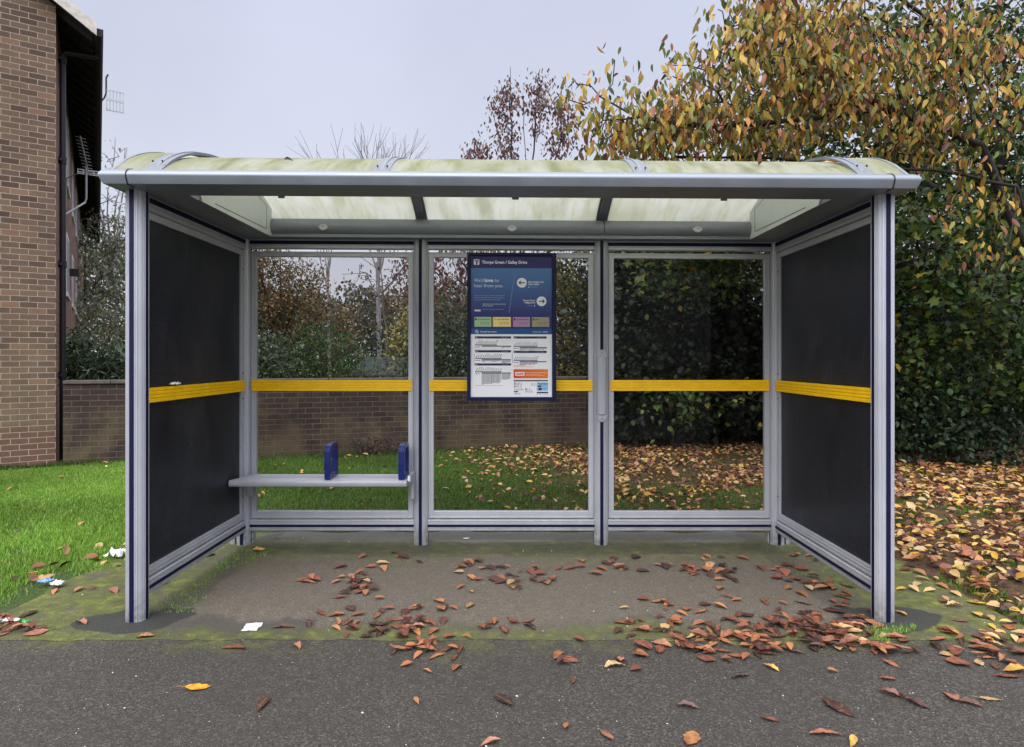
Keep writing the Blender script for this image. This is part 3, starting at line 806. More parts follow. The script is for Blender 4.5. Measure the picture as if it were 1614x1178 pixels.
class Print(SMB):
    def rect(s, u0, v0, u1, v1, col, lay=1):
        (a, z1) = U(u0, v0); (c, z0) = U(u1, v1); y = YS - lay * .0003
        s.add([(a, y, z0), (c, y, z0), (c, y, z1), (a, y, z1)], [(0, 1, 2, 3)], col); return s
    def poly(s, pts, col, lay=1):
        y = YS - lay * .0003; s.add([(*[U(u, v)[0]], y, U(u, v)[1]) for u, v in pts], [tuple(range(len(pts)))[::-1]], col); return s
    def disc(s, u, v, r, col, lay=2, n=28):
        return s.poly([(u + r * math.cos(2 * math.pi * i / n), v + r * math.sin(2 * math.pi * i / n)) for i in range(n)], col, lay)
    def rrect(s, u0, v0, u1, v1, r, col, lay=2):
        p = []
        for cu, cv_, a0 in ((u1 - r, v1 - r, 0), (u0 + r, v1 - r, 90), (u0 + r, v0 + r, 180), (u1 - r, v0 + r, 270)):
            for q in range(5): a = R(a0 + q * 22.5); p.append((cu + r * math.cos(a), cv_ + r * math.sin(a)))
        return s.poly(p, col, lay)
pm = Print(); TL = Print()
pm.rect(99, 666, 676, 1114, (250, 250, 252), 1)
pm.rect(99, 108, 676, 194, (42, 36, 106), 1)
gr = [(194, (80, 124, 180)), (300, (72, 110, 168)), (420, (58, 84, 146)), (500, (42, 58, 126)), (560, (28, 34, 112)), (626, (30, 34, 110))]
for (v0, c0), (v1, c1) in zip(gr, gr[1:]):
    za, zb = wp((0, 0, U(0, v0)[1]))[2] - sign.location.z, wp((0, 0, U(0, v1)[1]))[2] - sign.location.z
    pm.rect(99, v0, 676, v1, (lambda co, za=za, zb=zb, c0=c0, c1=c1: tuple(c1[i] + (c0[i] - c1[i]) * min(1, max(0, (co.z - zb) / (za - zb))) for i in range(3))), 1)
pm.rect(99, 626, 676, 666, (6, 84, 146), 1)
pm.rrect(120, 132, 160, 172, 6, (226, 226, 232)); pm.rect(126, 139, 156, 146, (42, 36, 106), 3); pm.poly([(139, 146), (149, 146), (144, 170), (134, 170)], (42, 36, 106), 3)
pm.poly([(410, 225), (414, 225), (373, 513), (369, 513)], (110, 146, 196), 2)
for cu, cv_, r, s in ((462, 298, 35, -1), (602, 430, 35, 1)):
    pm.disc(cu, cv_, r, (244, 246, 250)); nv = (26, 20, 80)
    pm.rect(cu - 21 + (2 if s > 0 else 3), cv_ - 3.5, cu + 21 - (3 if s > 0 else 0), cv_ + 3.5, nv, 3)
    t = cu + s * 24
    pm.poly([(t, cv_), (t - s * 14, cv_ - 15), (t - s * 20, cv_ - 12), (t - s * 9, cv_), (t - s * 20, cv_ + 12), (t - s * 14, cv_ + 15)][::1 if s < 0 else -1], nv, 4)
random.seed(3)
def barline(u0, u1, v, h, col, lay=2, word=14):
    u = u0
    while u < u1:
        w = min(random.uniform(.5, 1.6) * word, u1 - u)
        if w > 1.5: TL.rect(u, v - h / 2, u + w, v + h / 2, col, lay)
        u += w + word * .28
for v, u1 in ((391, 340), (406, 340), (421, 312)): barline(122, u1, v, 3.2, (150, 172, 210))
barline(183, 352, 451, 4, (200, 210, 232)); barline(183, 260, 464, 4, (200, 210, 232)); barline(183, 333, 489, 2.6, (150, 168, 208))
pm.rrect(124, 491, 170, 503, 5, (222, 228, 240))
barline(524, 570, 329, 2.6, (160, 180, 215)); pm.rect(509, 323, 515, 335, (200, 212, 232), 2)
barline(497, 540, 462, 2.6, (150, 168, 208)); pm.rect(549, 456, 555, 468, (200, 212, 232), 2)
cards = [(120, 246, (172, 208, 164), (24, 106, 52), 'Live Departures'), (255, 384, (252, 226, 150), (250, 206, 10), 'Service Disruptions'),
         (394, 520, (184, 146, 180), (140, 28, 108), 'Journey Planner'), (530, 657, (168, 158, 132), (112, 92, 30), 'Maps')]
TXT = []
for a, c, col, dk, nm in cards:
    pm.rect(a, 543, c, 613, col, 2); pm.rect(a, 543, a + 6, 613, dk, 3); pm.disc(a + 16, 559, 8, dk, 3, 16)
    TXT.append((nm, a + 30, 564, None, 8.5, tuple(q * .25 for q in dk), 3, .02, 'L', 86 if len(nm) > 5 else 22))
    for v in (582, 588, 600):
        barline(a + 46, c - 12, v, 2.2, tuple(q * .55 for q in col), 3, 12)
pm.disc(141, 647, 12, (220, 232, 244), 2, 20); pm.disc(141, 647, 9.5, (6, 84, 146), 3, 20); pm.rect(137, 640, 143, 649, (220, 232, 244), 4); pm.disc(149, 654, 5, (220, 232, 244), 4, 12)
nvy = (34, 28, 84); blk = (46, 46, 52); gy = (120, 120, 128)
def table(u0, u1, v, nd, uD, vgap, foot, bars, deep=False):
    pm.rect(u0, v, u1, v + 16, nvy, 2)
    barline(u0 + 5, u0 + 20, v + 10, 6, (190, 190, 210), 3, 10); barline(u0 + 47, u0 + 110, v + 4, 2, (150, 150, 180), 3); barline(u1 - 68, u1 - 20, v + 10, 2.2, (170, 170, 200), 3)
    vb = v + 58 + vgap
    for q in range(nd):
        u = u0 + 4 + q * (uD - u0 - 4) / nd; hgt = random.uniform(16, 32) * (1 if q < nd - 1 else 1.25)
        TL.poly([(u, vb), (u + 4, vb), (u + 4 + hgt * .55, vb - hgt), (u + hgt * .55, vb - hgt)], (110, 110, 120), 2)
    pm.rect(u0, vb + 1, uD, vb + 7, (88, 80, 138), 2)
    v2 = vb + 9
    barline(u0 + 2, u0 + 36, v2 + 9, 4, blk, 2, 12)
    for (a, c, rows) in bars:
        pm.rect(a, v2, c, v2 + 7, (52, 56, 58), 2)
        for r__ in range(rows):
            end = c if r__ < rows - 1 else a + (c - a) * random.uniform(.3, .9)
            u = a
            while u < end - 5: TL.rect(u, v2 + 9 + r__ * 5.2, u + 7, v2 + 12.4 + r__ * 5.2, (104, 104, 112), 2); u += 9.2
table(129, 385, 681, 11, 285, 0, 0, [(177, 247, 0), (248, 316, 0), (318, 385, 2)]); barline(129, 310, 772, 1.4, gy)
table(129, 385, 780, 12, 318, -2, 0, [(177, 247, 2), (248, 316, 2), (318, 385, 4)])
table(129, 385, 874, 12, 318, -1, 0, [(177, 247, 15), (248, 316, 13), (318, 385, 8)]); barline(130, 325, 1033, 2, gy)
table(403, 638, 681, 12, 575, 10, 0, [(447, 510, 3), (512, 575, 3), (577, 638, 2)])
table(403, 638, 784, 12, 575, 8, 0, [(447, 510, 4), (512, 575, 3), (577, 638, 0)])
barline(404, 483, 891, 2.4, (214, 60, 70)); barline(404, 541, 898, 2.4, (214, 60, 70)); pm.rect(480, 880, 487, 886, (214, 60, 70), 3); pm.rect(512, 880, 519, 886, (214, 60, 70), 3)
TL.rect(121, 806, 124, 888, (150, 150, 158), 2); TL.rect(393, 798, 396, 872, (150, 150, 158), 2)
oz = [(403, (224, 74, 34)), (525, (238, 110, 26)), (648, (240, 132, 24))]
for (a, c0), (c, c1) in zip(oz, oz[1:]):
    xa, xb = U(a, 0)[0], U(c, 0)[0]
    pm.rect(a, 916, c, 981, (lambda co, xa=xa, xb=xb, c0=c0, c1=c1: tuple(c0[i] + (c1[i] - c0[i]) * min(1, max(0, (co.x - xa) / (xb - xa))) for i in range(3))), 2)
pm.rrect(415, 936, 481, 962, 3, (250, 248, 246), 3)
barline(490, 600, 953, 2.4, (252, 214, 190), 3); barline(490, 628, 960, 2.4, (252, 214, 190), 3)
pm.rect(403, 992, 648, 1003, (92, 100, 98), 2)
for v, cc in ((1015, (34, 74, 150)), (1028, (60, 180, 232)), (1042, (220, 44, 58))):
    pm.disc(412, v, 6, cc, 2, 14); barline(420, 464, v, 4, (70, 72, 84), 2, 20)
for v in (1056, 1061, 1066): barline(408, 474, v, 2.2, gy)
pm.rect(405, 1072, 436, 1081, (44, 40, 90), 2); barline(408, 452, 1092, 5, (110, 110, 118), 2, 20)
for v in (1016, 1024, 1034): barline(526, 564, v, 2.4, gy)
pm.disc(491, 1058, 6, (130, 24, 100), 2, 14); barline(500, 524, 1058, 4, gy)
for v in (1068, 1074, 1080): barline(486, 540, v, 2.4, gy)
pm.rect(568, 1010, 649, 1070, (146, 202, 240), 2); pm.poly([(574, 1034), (598, 1029), (606, 1064), (582, 1069)], (28, 32, 84), 3); pm.poly([(577, 1046), (601, 1041), (602, 1047), (578, 1052)], (246, 196, 40), 4)
barline(575, 644, 1017, 4, (30, 60, 130), 3, 16); barline(580, 640, 1024, 3, (30, 60, 130), 3, 16)
for u, v, cc in ((614, 1040, (220, 80, 90)), (622, 1052, (90, 170, 90)), (634, 1036, (230, 150, 60)), (640, 1048, (150, 80, 160)), (628, 1062, (60, 110, 190)), (616, 1056, (200, 60, 140))): pm.disc(u, v, 3.5, cc, 3, 10)
pm.rect(568, 1077, 649, 1087, (34, 30, 84), 2); barline(566, 649, 1093, 4, (130, 130, 140), 2, 14)
poster = pm.build('poster', 'print', sign)
bx0 = SMB(); 
# lettering made from real text outlines
def text_into(mb, s, u, v, h, col, lay, bold=0, align='L', width=None):
    """v = baseline, h = capital height in layout units"""
    cu = bpy.data.curves.new('t', 'FONT'); cu.body = s; cu.size = 1; cu.offset = bold; cu.fill_mode = 'FRONT'; cu.resolution_u = 3
    ob = bpy.data.objects.new('t', cu); scn.collection.objects.link(ob)
    dg = bpy.context.evaluated_depsgraph_get(); me = bpy.data.meshes.new_from_object(ob.evaluated_get(dg))
    xs = [q.co.x for q in me.vertices]; x0, x1 = min(xs), max(xs); sy = h / .69
    sx = (width / (x1 - x0)) if width else sy * .95
    W_ = (x1 - x0) * sx; uo = u if align == 'L' else (u - W_)
    y = YS - lay * .0003 - .0001
    vs = [(U(uo + (q.co.x - x0) * sx, 0)[0], y, U(0, v - q.co.y * sy)[1]) for q in me.vertices]
    mb.add(vs, [tuple(p.vertices) for p in me.polygons], col)
    bpy.data.objects.remove(ob); bpy.data.curves.remove(cu); bpy.data.meshes.remove(me)
WHT = (240, 240, 246)
text_into(TL, 'Thorpe Green / Galley Drive', 178, 162, 21, WHT, 3, .022, 'L', 322)
text_into(TL, "We'd", 122, 293, 24, (214, 224, 240), 3, 0, 'L', 66); text_into(TL, 'love', 198, 293, 25, WHT, 3, .03, 'L', 60); text_into(TL, 'to', 267, 293, 24, (214, 224, 240), 3, 0, 'L', 31)
text_into(TL, 'hear from you.', 122, 331, 24, (214, 224, 240), 3, 0, 'L', 208)
text_into(TL, 'Ochre Dyke Lane', 508, 297, 11, WHT, 3, .025, 'L', 109); text_into(TL, 'Open Space', 508, 313, 11, WHT, 3, .025, 'L', 77)
text_into(TL, 'Thorpe Green', 557, 429, 11, WHT, 3, .025, 'R', 88); text_into(TL, 'Playground', 557, 445, 11, WHT, 3, .025, 'R', 75)
text_into(TL, 'Timetable Information', 165, 653, 10, WHT, 3, .015, 'L', 117); text_into(TL, 'Bus Stop Number', 541, 652, 7, WHT, 3, .01, 'L', 60); barline(610, 648, 649, 5, (190, 210, 232), 3, 30)
text_into(TL, 'zoom', 421, 955, 16, (214, 40, 80), 4, .04, 'L', 54)
text_into(TL, 'Plan Your Journey in South Yorks.', 490, 944, 7.5, WHT, 3, .015, 'L', 146)
for (s, u, v, _, h, c, lay, bo, al, wd) in TXT: text_into(TL, s, u, v, h, c, lay, bo, al, wd)
TL.build('lettering', 'print', poster)

# ================================================================== BRICK BUILDING, WALL, PIPES, AERIALS
CB = np.array((-6.42, 8.84)); AX = math.atan2(.55, .835); ux = np.array((math.cos(AX), math.sin(AX))); uy = np.array((-math.sin(AX), math.cos(AX)))
def BW(x, y): q = CB + ux * x + uy * y; return (float(q[0]), float(q[1]))
bld = empty('brick_building', (*CB, 0), AX, 'brown brick building with a dark overhanging eave, left of the shelter', 'building')
ZW = 6.46; SL = math.tan(R(35)); LEN = 19.0; DEP = 9.0
MB().prism([(-DEP, -.4), (-.002, -.4), (-.002, ZW), (-DEP / 2, ZW + DEP / 2 * SL), (-DEP, ZW)], 'y', 0, .3).build('gable_wall', 'brick_gable', bld)
fw = MB(); fw.box(-.3, 0, .004, LEN, -.4, ZW); fw.box(-DEP, -DEP + .3, .31, LEN, -.4, ZW)
fw.build('side_wall', 'brick_facade', bld)
MB().prism([(-DEP + .31, -.4), (-.31, -.4), (-.31, ZW), (-DEP / 2, ZW + DEP / 2 * SL - .3), (-DEP + .31, ZW)], 'y', LEN - .3, LEN - .003).build('far_wall', 'brick_gable', bld)
def zr(x): return ZW + .12 - x * SL if x > -DEP / 2 else ZW + .12 + (x + DEP) * SL
rf = MB(); e_ = .46
rf.prism([(e_, zr(e_) - .09), (e_, zr(e_) + .03), (-DEP / 2, zr(-DEP / 2) + .08), (-DEP - e_, zr(-DEP - e_) + .03), (-DEP - e_, zr(-DEP - e_) - .09), (-DEP / 2, zr(-DEP / 2) - .05)], 'y', -.14, LEN + .15)
roof = rf.build('roof', 'roof_tile', bld)
rb = MB(); y = .08
while y < LEN:
    rb.add([(e_ - .03, y, zr(e_ - .03) - .17), (e_ - .03, y + .05, zr(e_ - .03) - .17), (e_ - .03, y, zr(e_ - .03) - .085), (e_ - .03, y + .05, zr(e_ - .03) - .085),
            (.002, y, zr(.002) - .19), (.002, y + .05, zr(.002) - .19), (.002, y, zr(.002) - .085), (.002, y + .05, zr(.002) - .085)],
           [(0, 1, 3, 2), (0, 4, 5, 1), (0, 2, 6, 4), (1, 5, 7, 3), (4, 6, 7, 5)]); y += .42
rb.build('rafter', 'soffit_dark', roof)
g_ = MB()
g_.prism([(e_ - .01, zr(e_) - .03), (e_ - .01, zr(e_) - .11), (e_ + .02, zr(e_) - .14), (e_ + .07, zr(e_) - .14), (e_ + .10, zr(e_) - .10), (e_ + .10, zr(e_) - .03)], 'y', -.13, LEN + .1)
g_.build('gutter', 'soffit_dark', bld)
bbd = MB(); bbd.add([(e_ + .02, -.143, zr(e_) - .15), (e_ + .02, -.143, zr(e_) + .02), (-DEP / 2, -.143, zr(-DEP / 2) + .07), (-DEP / 2, -.143, zr(-DEP / 2) - .13),
                     (e_ + .02, -.17, zr(e_) - .15), (e_ + .02, -.17, zr(e_) + .02), (-DEP / 2, -.17, zr(-DEP / 2) + .07), (-DEP / 2, -.17, zr(-DEP / 2) - .13)],
                    [(0, 1, 2, 3), (7, 6, 5, 4), (0, 4, 5, 1), (1, 5, 6, 2), (3, 2, 6, 7), (0, 3, 7, 4)])
bbd.build('bargeboard', 'bargeboard', bld)
def downpipe(y, x=.055):
    p = MB(); p.tube([(x, y, -.1), (x, y, 6.0), (x + .02, y, 6.07), (e_ - .02, y, 6.10), (e_ + .04, y, 6.16), (e_ + .04, y, 6.2)], .042, 12)
    o = p.build('drainpipe', 'black_plastic', bld, smooth=True)
    for z in (1.25, 2.9, 4.45, 5.95):
        c = MB(); c.tube([(x, y, z - .05), (x, y, z + .05)], .052, 12); c.box(-.002, .06, y - .075, y + .075, z - .018, z + .018)
        c.build('pipe_clip', 'black_plastic', o)
downpipe(.6); downpipe(LEN - .1, .07)
for zi, (z0, z1) in enumerate(((4.75, 6.0), (2.7, 3.85), (.6, 1.9))):
    for y in ((3.4, 6.4, 9.2, 12.0, 15.0) if zi < 2 else (3.2, 7.5, 12, 16)):
        f = MB(); w = 1.05
        f.box(-.02, .012, y, y + w, z0, z0 + .07); f.box(-.02, .012, y, y + w, z1 - .07, z1); f.box(-.02, .012, y, y + .07, z0 + .07, z1 - .07); f.box(-.02, .012, y + w - .07, y + w, z0 + .07, z1 - .07); f.box(-.02, .01, y + w / 2 - .03, y + w / 2 + .03, z0 + .07, z1 - .07)
        f.box(-.01, .035, y - .05, y + w + .05, z0 - .05, z0 - .001)
        fo = f.build('window', 'frame_white', bld)
        MB().box(-.005, .006, y + .07, y + w - .07, z0 + .07, z1 - .07).build('pane', 'black_plastic', fo)
MB().box(.001, .16, 4.9, 5.02, 3.2, 3.35).build('wall_lamp', 'black_plastic', bld)
# garden wall
WA = math.atan2(2.05, 7.7); WO = (-6.34, 8.87)
gw = empty('garden_wall', (*WO, 0), WA, 'low dark brown brick garden wall with stone coping behind the shelter', 'wall')
MB().box(0, 16.5, 0, .22, -.3, 1.135).build('brickwork', 'brick_wall', gw)
cp = MB(); x = 0
while x < 16.5: cp.box(x + .004, min(x + .6, 16.5) - .004, -.025, .245, 1.137, 1.185); x += .6
cp.build('coping', 'coping', gw, bevel=.006)
def wallY(x): return WO[1] + (x - WO[0]) * math.tan(WA)

# aerials
def aerial_yagi():
    q = BW(.32, 2.6); z = 4.75
    t = empty('tv_aerial', (*q, z), AX, 'thin stick television aerial on a bent pole under the eave', 'aerial')
    m = MB(); m.tube([(-.33, -.5, -.85), (-.28, -.45, -.8), (-.02, 0, -.48), (0, 0, -.4), (.0, 0, .18)], .017, 8)
    m.build('mast', 'aerial_metal', t, smooth=True)
    m = MB(); m.tube([(-.33, .6, -.62), (-.3, .4, -.0), (-.02, .02, .10)], .012, 8); m.build('stay', 'aerial_metal', t, smooth=True)
    b = MB(); b.tube([(.04, -.02, .02), (-.08, -.5, .55)], .011, 6); boom = b.build('boom', 'aerial_metal', t)
    e = MB()
    for i in range(11):
        f = .1 + i * .085; c = Vector((.04 - .12 * f, -.02 - .48 * f, .02 + .53 * f)); e.tube([c - Vector((.075, 0, -.01)), c + Vector((.075, 0, -.01))], .0045, 5)
    e.build('element', 'aerial_metal', boom)
    r = MB()
    for zz in (-.03, .0, .045): r.box(-.13, .19, -.004, .004, zz + .05, zz + .062)
    for xx in (-.13, -.05, .03, .11, .18): r.box(xx, xx + .012, -.008, -.0045, .02, .11)
    r.build('reflector', 'frame_white', t)
aerial_yagi()
def aerial_grid():
    q = BW(.62, 2.9); z = 6.30
    t = empty('tv_aerial', (*q, z), AX, 'grid shaped television aerial sticking out past the roof edge', 'aerial')
    m = MB(); m.tube([(-.2, 0, -.25), (-.03, 0, .0), (0, 0, .1), (.0, 0, .38), (.03, 0, .45)], .014, 8); m.build('mast', 'soffit_dark', t, smooth=True)
    r = MB()
    for i in range(6): x = .0 + i * .052; r.box(x, x + .018, -.008, .008, -.22, .16)
    for zz in (-.22, -.04, -.02, .148): r.box(0, .272, -.012, -.0065, zz, zz + .02)
    r.build('grid', 'aerial_metal', t)
aerial_grid()

# shed and distant house
def shed():
    p = W(606, 600, 16); t = empty('garden_shed', (p[0] + .2, 16, 0), R(-24), 'small garden shed with a dark felt roof beyond the brick wall', 'shed')
    MB().prism([(-.6, 0), (.6, 0), (.6, 1.12), (0, 1.46), (-.6, 1.12)], 'x', -.75, .75).build('wall', 'shed_wood', t)
    r = MB()
    r.prism([(-.72, 1.05), (0, 1.475), (.72, 1.05), (.72, 1.09), (0, 1.53), (-.72, 1.09)], 'x', -.85, .85); r.build('roof', 'shed_felt', t)
shed()
def house():
    t = empty('distant_house', (27, 40, 0), R(12), 'pale brick house with tiled roof glimpsed through the trees at far right', 'house')
    MB().prism([(-4, 0), (4, 0), (4, 5), (0, 7.4), (-4, 5)], 'x', -5, 5).build('wall', 'brick_far', t)
    MB().prism([(-4.4, 4.85), (0, 7.5), (4.4, 4.85), (4.4, 5.0), (0, 7.7), (-4.4, 5.0)], 'x', -5.3, 5.3).build('roof', 'roof_tile', t)
    for x in (-3.2, -.6, 2.0):
        for z in (1, 3.4):
            f = MB().box(x, x + 1.3, -4.05, -3.98, z, z + 1.2).build('window', 'frame_white', t)
            MB().box(x + .1, x + 1.2, -4.06, -4.052, z + .1, z + 1.1).build('pane', 'black_plastic', f)
house()

# ================================================================== TREES AND SHRUBS
def A(*p): return np.array(p, float)
# cherry with orange leaves reaching over the shelter
tb = A(6.35, 7.3, 0); t2 = A(6.25, 7.2, 2.1)
sk = [([tb, t2, A(6.1, 7.1, 3.2)], .13, .1),
      ([t2, W(1540, 230, 6.8), W(1400, 170, 6.5), W(1290, 120, 6.3), W(1160, 80, 6.1)], .1, .02),
      ([W(1400, 170, 6.5), W(1270, 190, 6.2), W(1120, 200, 6.0), W(1000, 185, 5.9), W(950, 150, 5.9)], .1, .02),
      ([t2, W(1600, 290, 6.8), W(1470, 268, 6.5), W(1250, 255, 6.3), W(1060, 245, 6.1)], .1, .02),
      ([W(1540, 230, 6.8), W(1500, 60, 6.6), W(1350, -60, 6.4)], .1, .02),
      ([W(1600, 290, 6.8), W(1590, 380, 6.4), W(1560, 480, 6.3)], .1, .02)]
P = crown_points([(W(1190, 140, 6.2), (.85, .8, .72), 400), (W(1400, 120, 6.4), (1.0, .8, .75), 270), (W(1060, 215, 6.0), (.55, .5, .26), 100),
                  (W(1250, 20, 6.3), (.8, .6, .5), 130), (W(1570, 110, 6.5), (.6, .5, .8), 60), (W(950, 160, 5.9), (.40, .25, .40), 22),
                  (W(990, 215, 5.95), (.35, .25, .22), 28), (W(1580, 420, 6.3), (.18, .2, .5), 12), (W(1550, 290, 6.5), (.5, .3, .35), 14), (W(1480, 240, 6.5), (.5, .3, .3), 20), (W(1400, -140, 6.5), (1.9, .9, .7), 150), (W(1090, 110, 6.1), (.35, .3, .3), 30)], (1.7, -.12), 14)
tree('cherry_tree', 'cherry tree with hanging orange and yellow leaves reaching over the right of the roof', sk, P, 9, .12, OV, .106, .74,
     [(192, 130, 70), (190, 152, 66), (146, 140, 60), (164, 106, 84), (104, 114, 52), (116, 80, 62), (206, 168, 80), (78, 88, 44)], [1.7, 3.4, 4.2, 1.7, 3, 1.2, 2.0, 1.8], .62, 'bark', .0048, var=.28,
     extra=lambda N, tips: [leaves_on(N[tips][::2], 6, .11, OV, .07, .8, [(78, 84, 44), (96, 74, 52), (60, 70, 40), (112, 96, 54)], None, .5, .25)])
# big green maple behind
tb = A(7.25, 9.3, 0); t2 = A(7.2, 9.3, 2.9)
sk = [([tb, t2, A(7.3, 9.3, 5.5), A(7.0, 9.3, 9)], .2, .1),
      ([t2, W(1520, 300, 8.9), W(1440, 285, 8.8), W(1250, 265, 8.9), W(1080, 330, 9.2)], .1, .03),
      ([t2, W(1500, 420, 8.8), W(1300, 420, 8.8)], .1, .03), ([W(1440, 285, 8.8), W(1440, 60, 9.2), W(1300, -60, 9.4)], .1, .03),
      ([A(7.3, 9.3, 4.8), W(1500, 50, 9.0), W(1250, 60, 9.2)], .1, .03)]
P = crown_points([(W(1470, 440, 8.7), (1.5, .9, 1.05), 300), (W(1540, 570, 8.6), (1.3, .7, .55), 160), (W(1210, 350, 9.2), (1.5, .9, .8), 300),
                  (W(1080, 400, 9.6), (1.1, .8, .55), 150), (W(1500, 150, 9.4), (1.9, 1.1, 1.6), 420), (W(1320, 170, 9.5), (1.5, 1.0, 1.1), 280), (W(1150, 270, 9.6), (.9, .8, .4), 90),
                  (W(1600, -150, 9.4), (3, 1.5, 1.5), 200), (W(1540, 290, 9.0), (1.1, .8, .7), 170), (A(10, 9.5, 4.5), (2, 1.6, 3.2), 200), (W(1150, 640, 10), (1.3, .4, .25), 30)], (1.15, -.1), 3)
tree('maple_tree', 'tall dark green maple with a few yellow leaves behind the right end of the shelter', sk, P, 20, .2, OV, .095, 1.3,
     [(50, 72, 32), (66, 88, 36), (38, 54, 28), (98, 108, 42), (158, 138, 48)], [5, 4, 4, 1.8, .35], .25, 'bark', .006, var=.3,
     extra=lambda N, tips: [leaves_on(N[tips][::3], 5, .22, MP, .13, 1.0, [(70, 96, 38), (96, 116, 44), (50, 72, 34), (170, 146, 46)], [4, 3, 3, 1], .3, .25)])
# dark hedge filling the space under the maple
def shrub(name, label, base, vols, per, spread, tmpl, ln, wr, pal, w=None, droop=.2, gap=None, cat_='shrub', stems=4, group=None, var=.3, tip=.004, barkm='bark'):
    base = A(*base); P = crown_points(vols, gap, 5)
    sk = [([base, base + A(.02, 0, .25)], .05, .04)]
    for i in range(stems):
        c, r, _ = vols[i % len(vols)]; sk.append(([base + A(.0, 0, .2), (np.array(c) + base) / 2 + rng.normal(0, .1, 3), np.array(c) + rng.normal(0, .2, 3) * np.array(r)], .03, .01))
    return tree(name, label, sk, P, per, spread, tmpl, ln, wr, pal, w, droop, barkm, tip, cat_=cat_, group=group, trunk='stems', crown='foliage', var=var, sides=4)
shrub('evergreen_shrub', 'very dark evergreen shrub mass filling the right window below the maple', (3.0, 11.0, 0),
      [(A(2.3, 10.85, .9), (.75, .35, .95), 300), (A(3.4, 11.0, 1.3), (1.2, .5, 1.5), 460), (A(4.6, 11.2, 1.3), (1.2, .6, 1.5), 420), (A(3.0, 11.4, 2.9), (1.6, .5, 1.1), 420), (A(2.0, 11.3, 2.2), (.8, .4, 1.2), 250), (A(6.4, 11.6, 1.8), (1.6, .6, 1.9), 420), (A(8.3, 11.0, 2.0), (1.7, .7, 2.1), 480), (A(6.4, 10.3, 1.0), (1.6, .5, 1.1), 300)],
      14, .17, OV, .12, 1.3, [(30, 40, 24), (38, 50, 28), (24, 32, 22), (60, 70, 34)], [4, 3, 4, .5])
shrub('bramble_bush', 'dark green leafy bush at the lower right behind the fallen leaves', (6.2, 8.9, 0),
      [(A(5.6, 8.9, .62), (.55, .35, .55), 110), (A(6.3, 8.8, .55), (.6, .35, .5), 110), (A(7.0, 8.7, .6), (.6, .4, .6), 110), (A(6.0, 9.3, 1.1), (1.2, .4, .6), 130)],
      9, .12, OV, .085, 1.15, [(52, 72, 44), (66, 88, 56), (38, 52, 34), (84, 96, 60)], [4, 3, 4, 1])
shrub('holly_bush', 'grey green bush with round leaves hard against the right side of the shelter', (5.0, 9.4, 0),
      [(A(5.0, 9.4, .7), (.5, .3, .6), 90), (A(4.6, 9.6, 1.0), (.5, .3, .8), 90)], 8, .12, OV, .1, 1.4, [(62, 82, 58), (44, 60, 42), (80, 98, 72)])
# purple leaved tree in the middle
sk = [([W(815, 600, 13) * A(1, 1, 0), A(.12, 13, 2.2), A(.1, 13, 3.6)], .1, .05)] + \
     [([A(.1, 13, 3.2), W(a, b, 13), W(c, d, 13)], .04, .01) for a, b, c, d in ((805, 230, 800, 105), (845, 210, 850, 110), (885, 220, 880, 150), (770, 260, 745, 225), (830, 260, 825, 150))] + \
     [([A(.1, 13, 1.8), W(740, 430, 13), W(700, 380, 13)], .04, .01), ([A(.1, 13, 2.0), W(900, 320, 13.2)], .03, .01)]
P = crown_points([(W(800, 190, 13), (.30, .3, 1.05), 60), (W(850, 165, 13), (.22, .3, .75), 36), (W(885, 200, 13), (.35, .3, .75), 46), (W(750, 238, 13), (.28, .3, .28), 20),
                  (W(720, 430, 13), (.7, .6, 1.4), 110), (W(810, 400, 13), (1.1, .7, 1.3), 120), (W(920, 330, 13.2), (.9, .6, 1.0), 110), (W(655, 440, 13.4), (.5, .5, .55), 50)])
tree('purple_leaf_tree', 'slender tree with small purple brown leaves rising above the middle of the roof', sk, P, 12, .11, OV, .085, 1.0,
     [(108, 74, 70), (88, 62, 58), (128, 88, 78), (120, 104, 60)], [4, 4, 3, .8], .6, 'bark', .005)
# bare trees
def bare(name, label, px, Y, top, spreadr, n, col='bark_hazy', tip=.011, lean=0, leaves=0, pal=None, ncrown=None):
    X0 = (px - 807) * Y / FPX; zt_ = CAM_H + (565 - top) * Y / FPX
    sk = [([A(X0 + .4, Y, 0), A(X0 + .25 + lean, Y, zt_ * .45), A(X0 + .1, Y, zt_ * .6)], .12, .06)]
    for i in range(7):
        a = -1 + 2 * i / 6; sk.append(([A(X0 + .15, Y, zt_ * (.42 + .06 * abs(a))), A(X0 + a * spreadr * .55, Y + rng.normal(0, .3), zt_ * .72), A(X0 + a * spreadr + rng.normal(0, .1), Y + rng.normal(0, .3), zt_ * (1 - .13 * abs(a) - .05 * rng.random()))], .05, .01))
    P = crown_points([(A(X0, Y, zt_ * .78), (spreadr * 1.05, .7, zt_ * .17), n)])
    return tree(name, label, sk, P, leaves, .16, RH, .12, .9, pal or [(120, 90, 70)], None, .4, col, tip, sides=4, pw=2.7, maxr=.13)
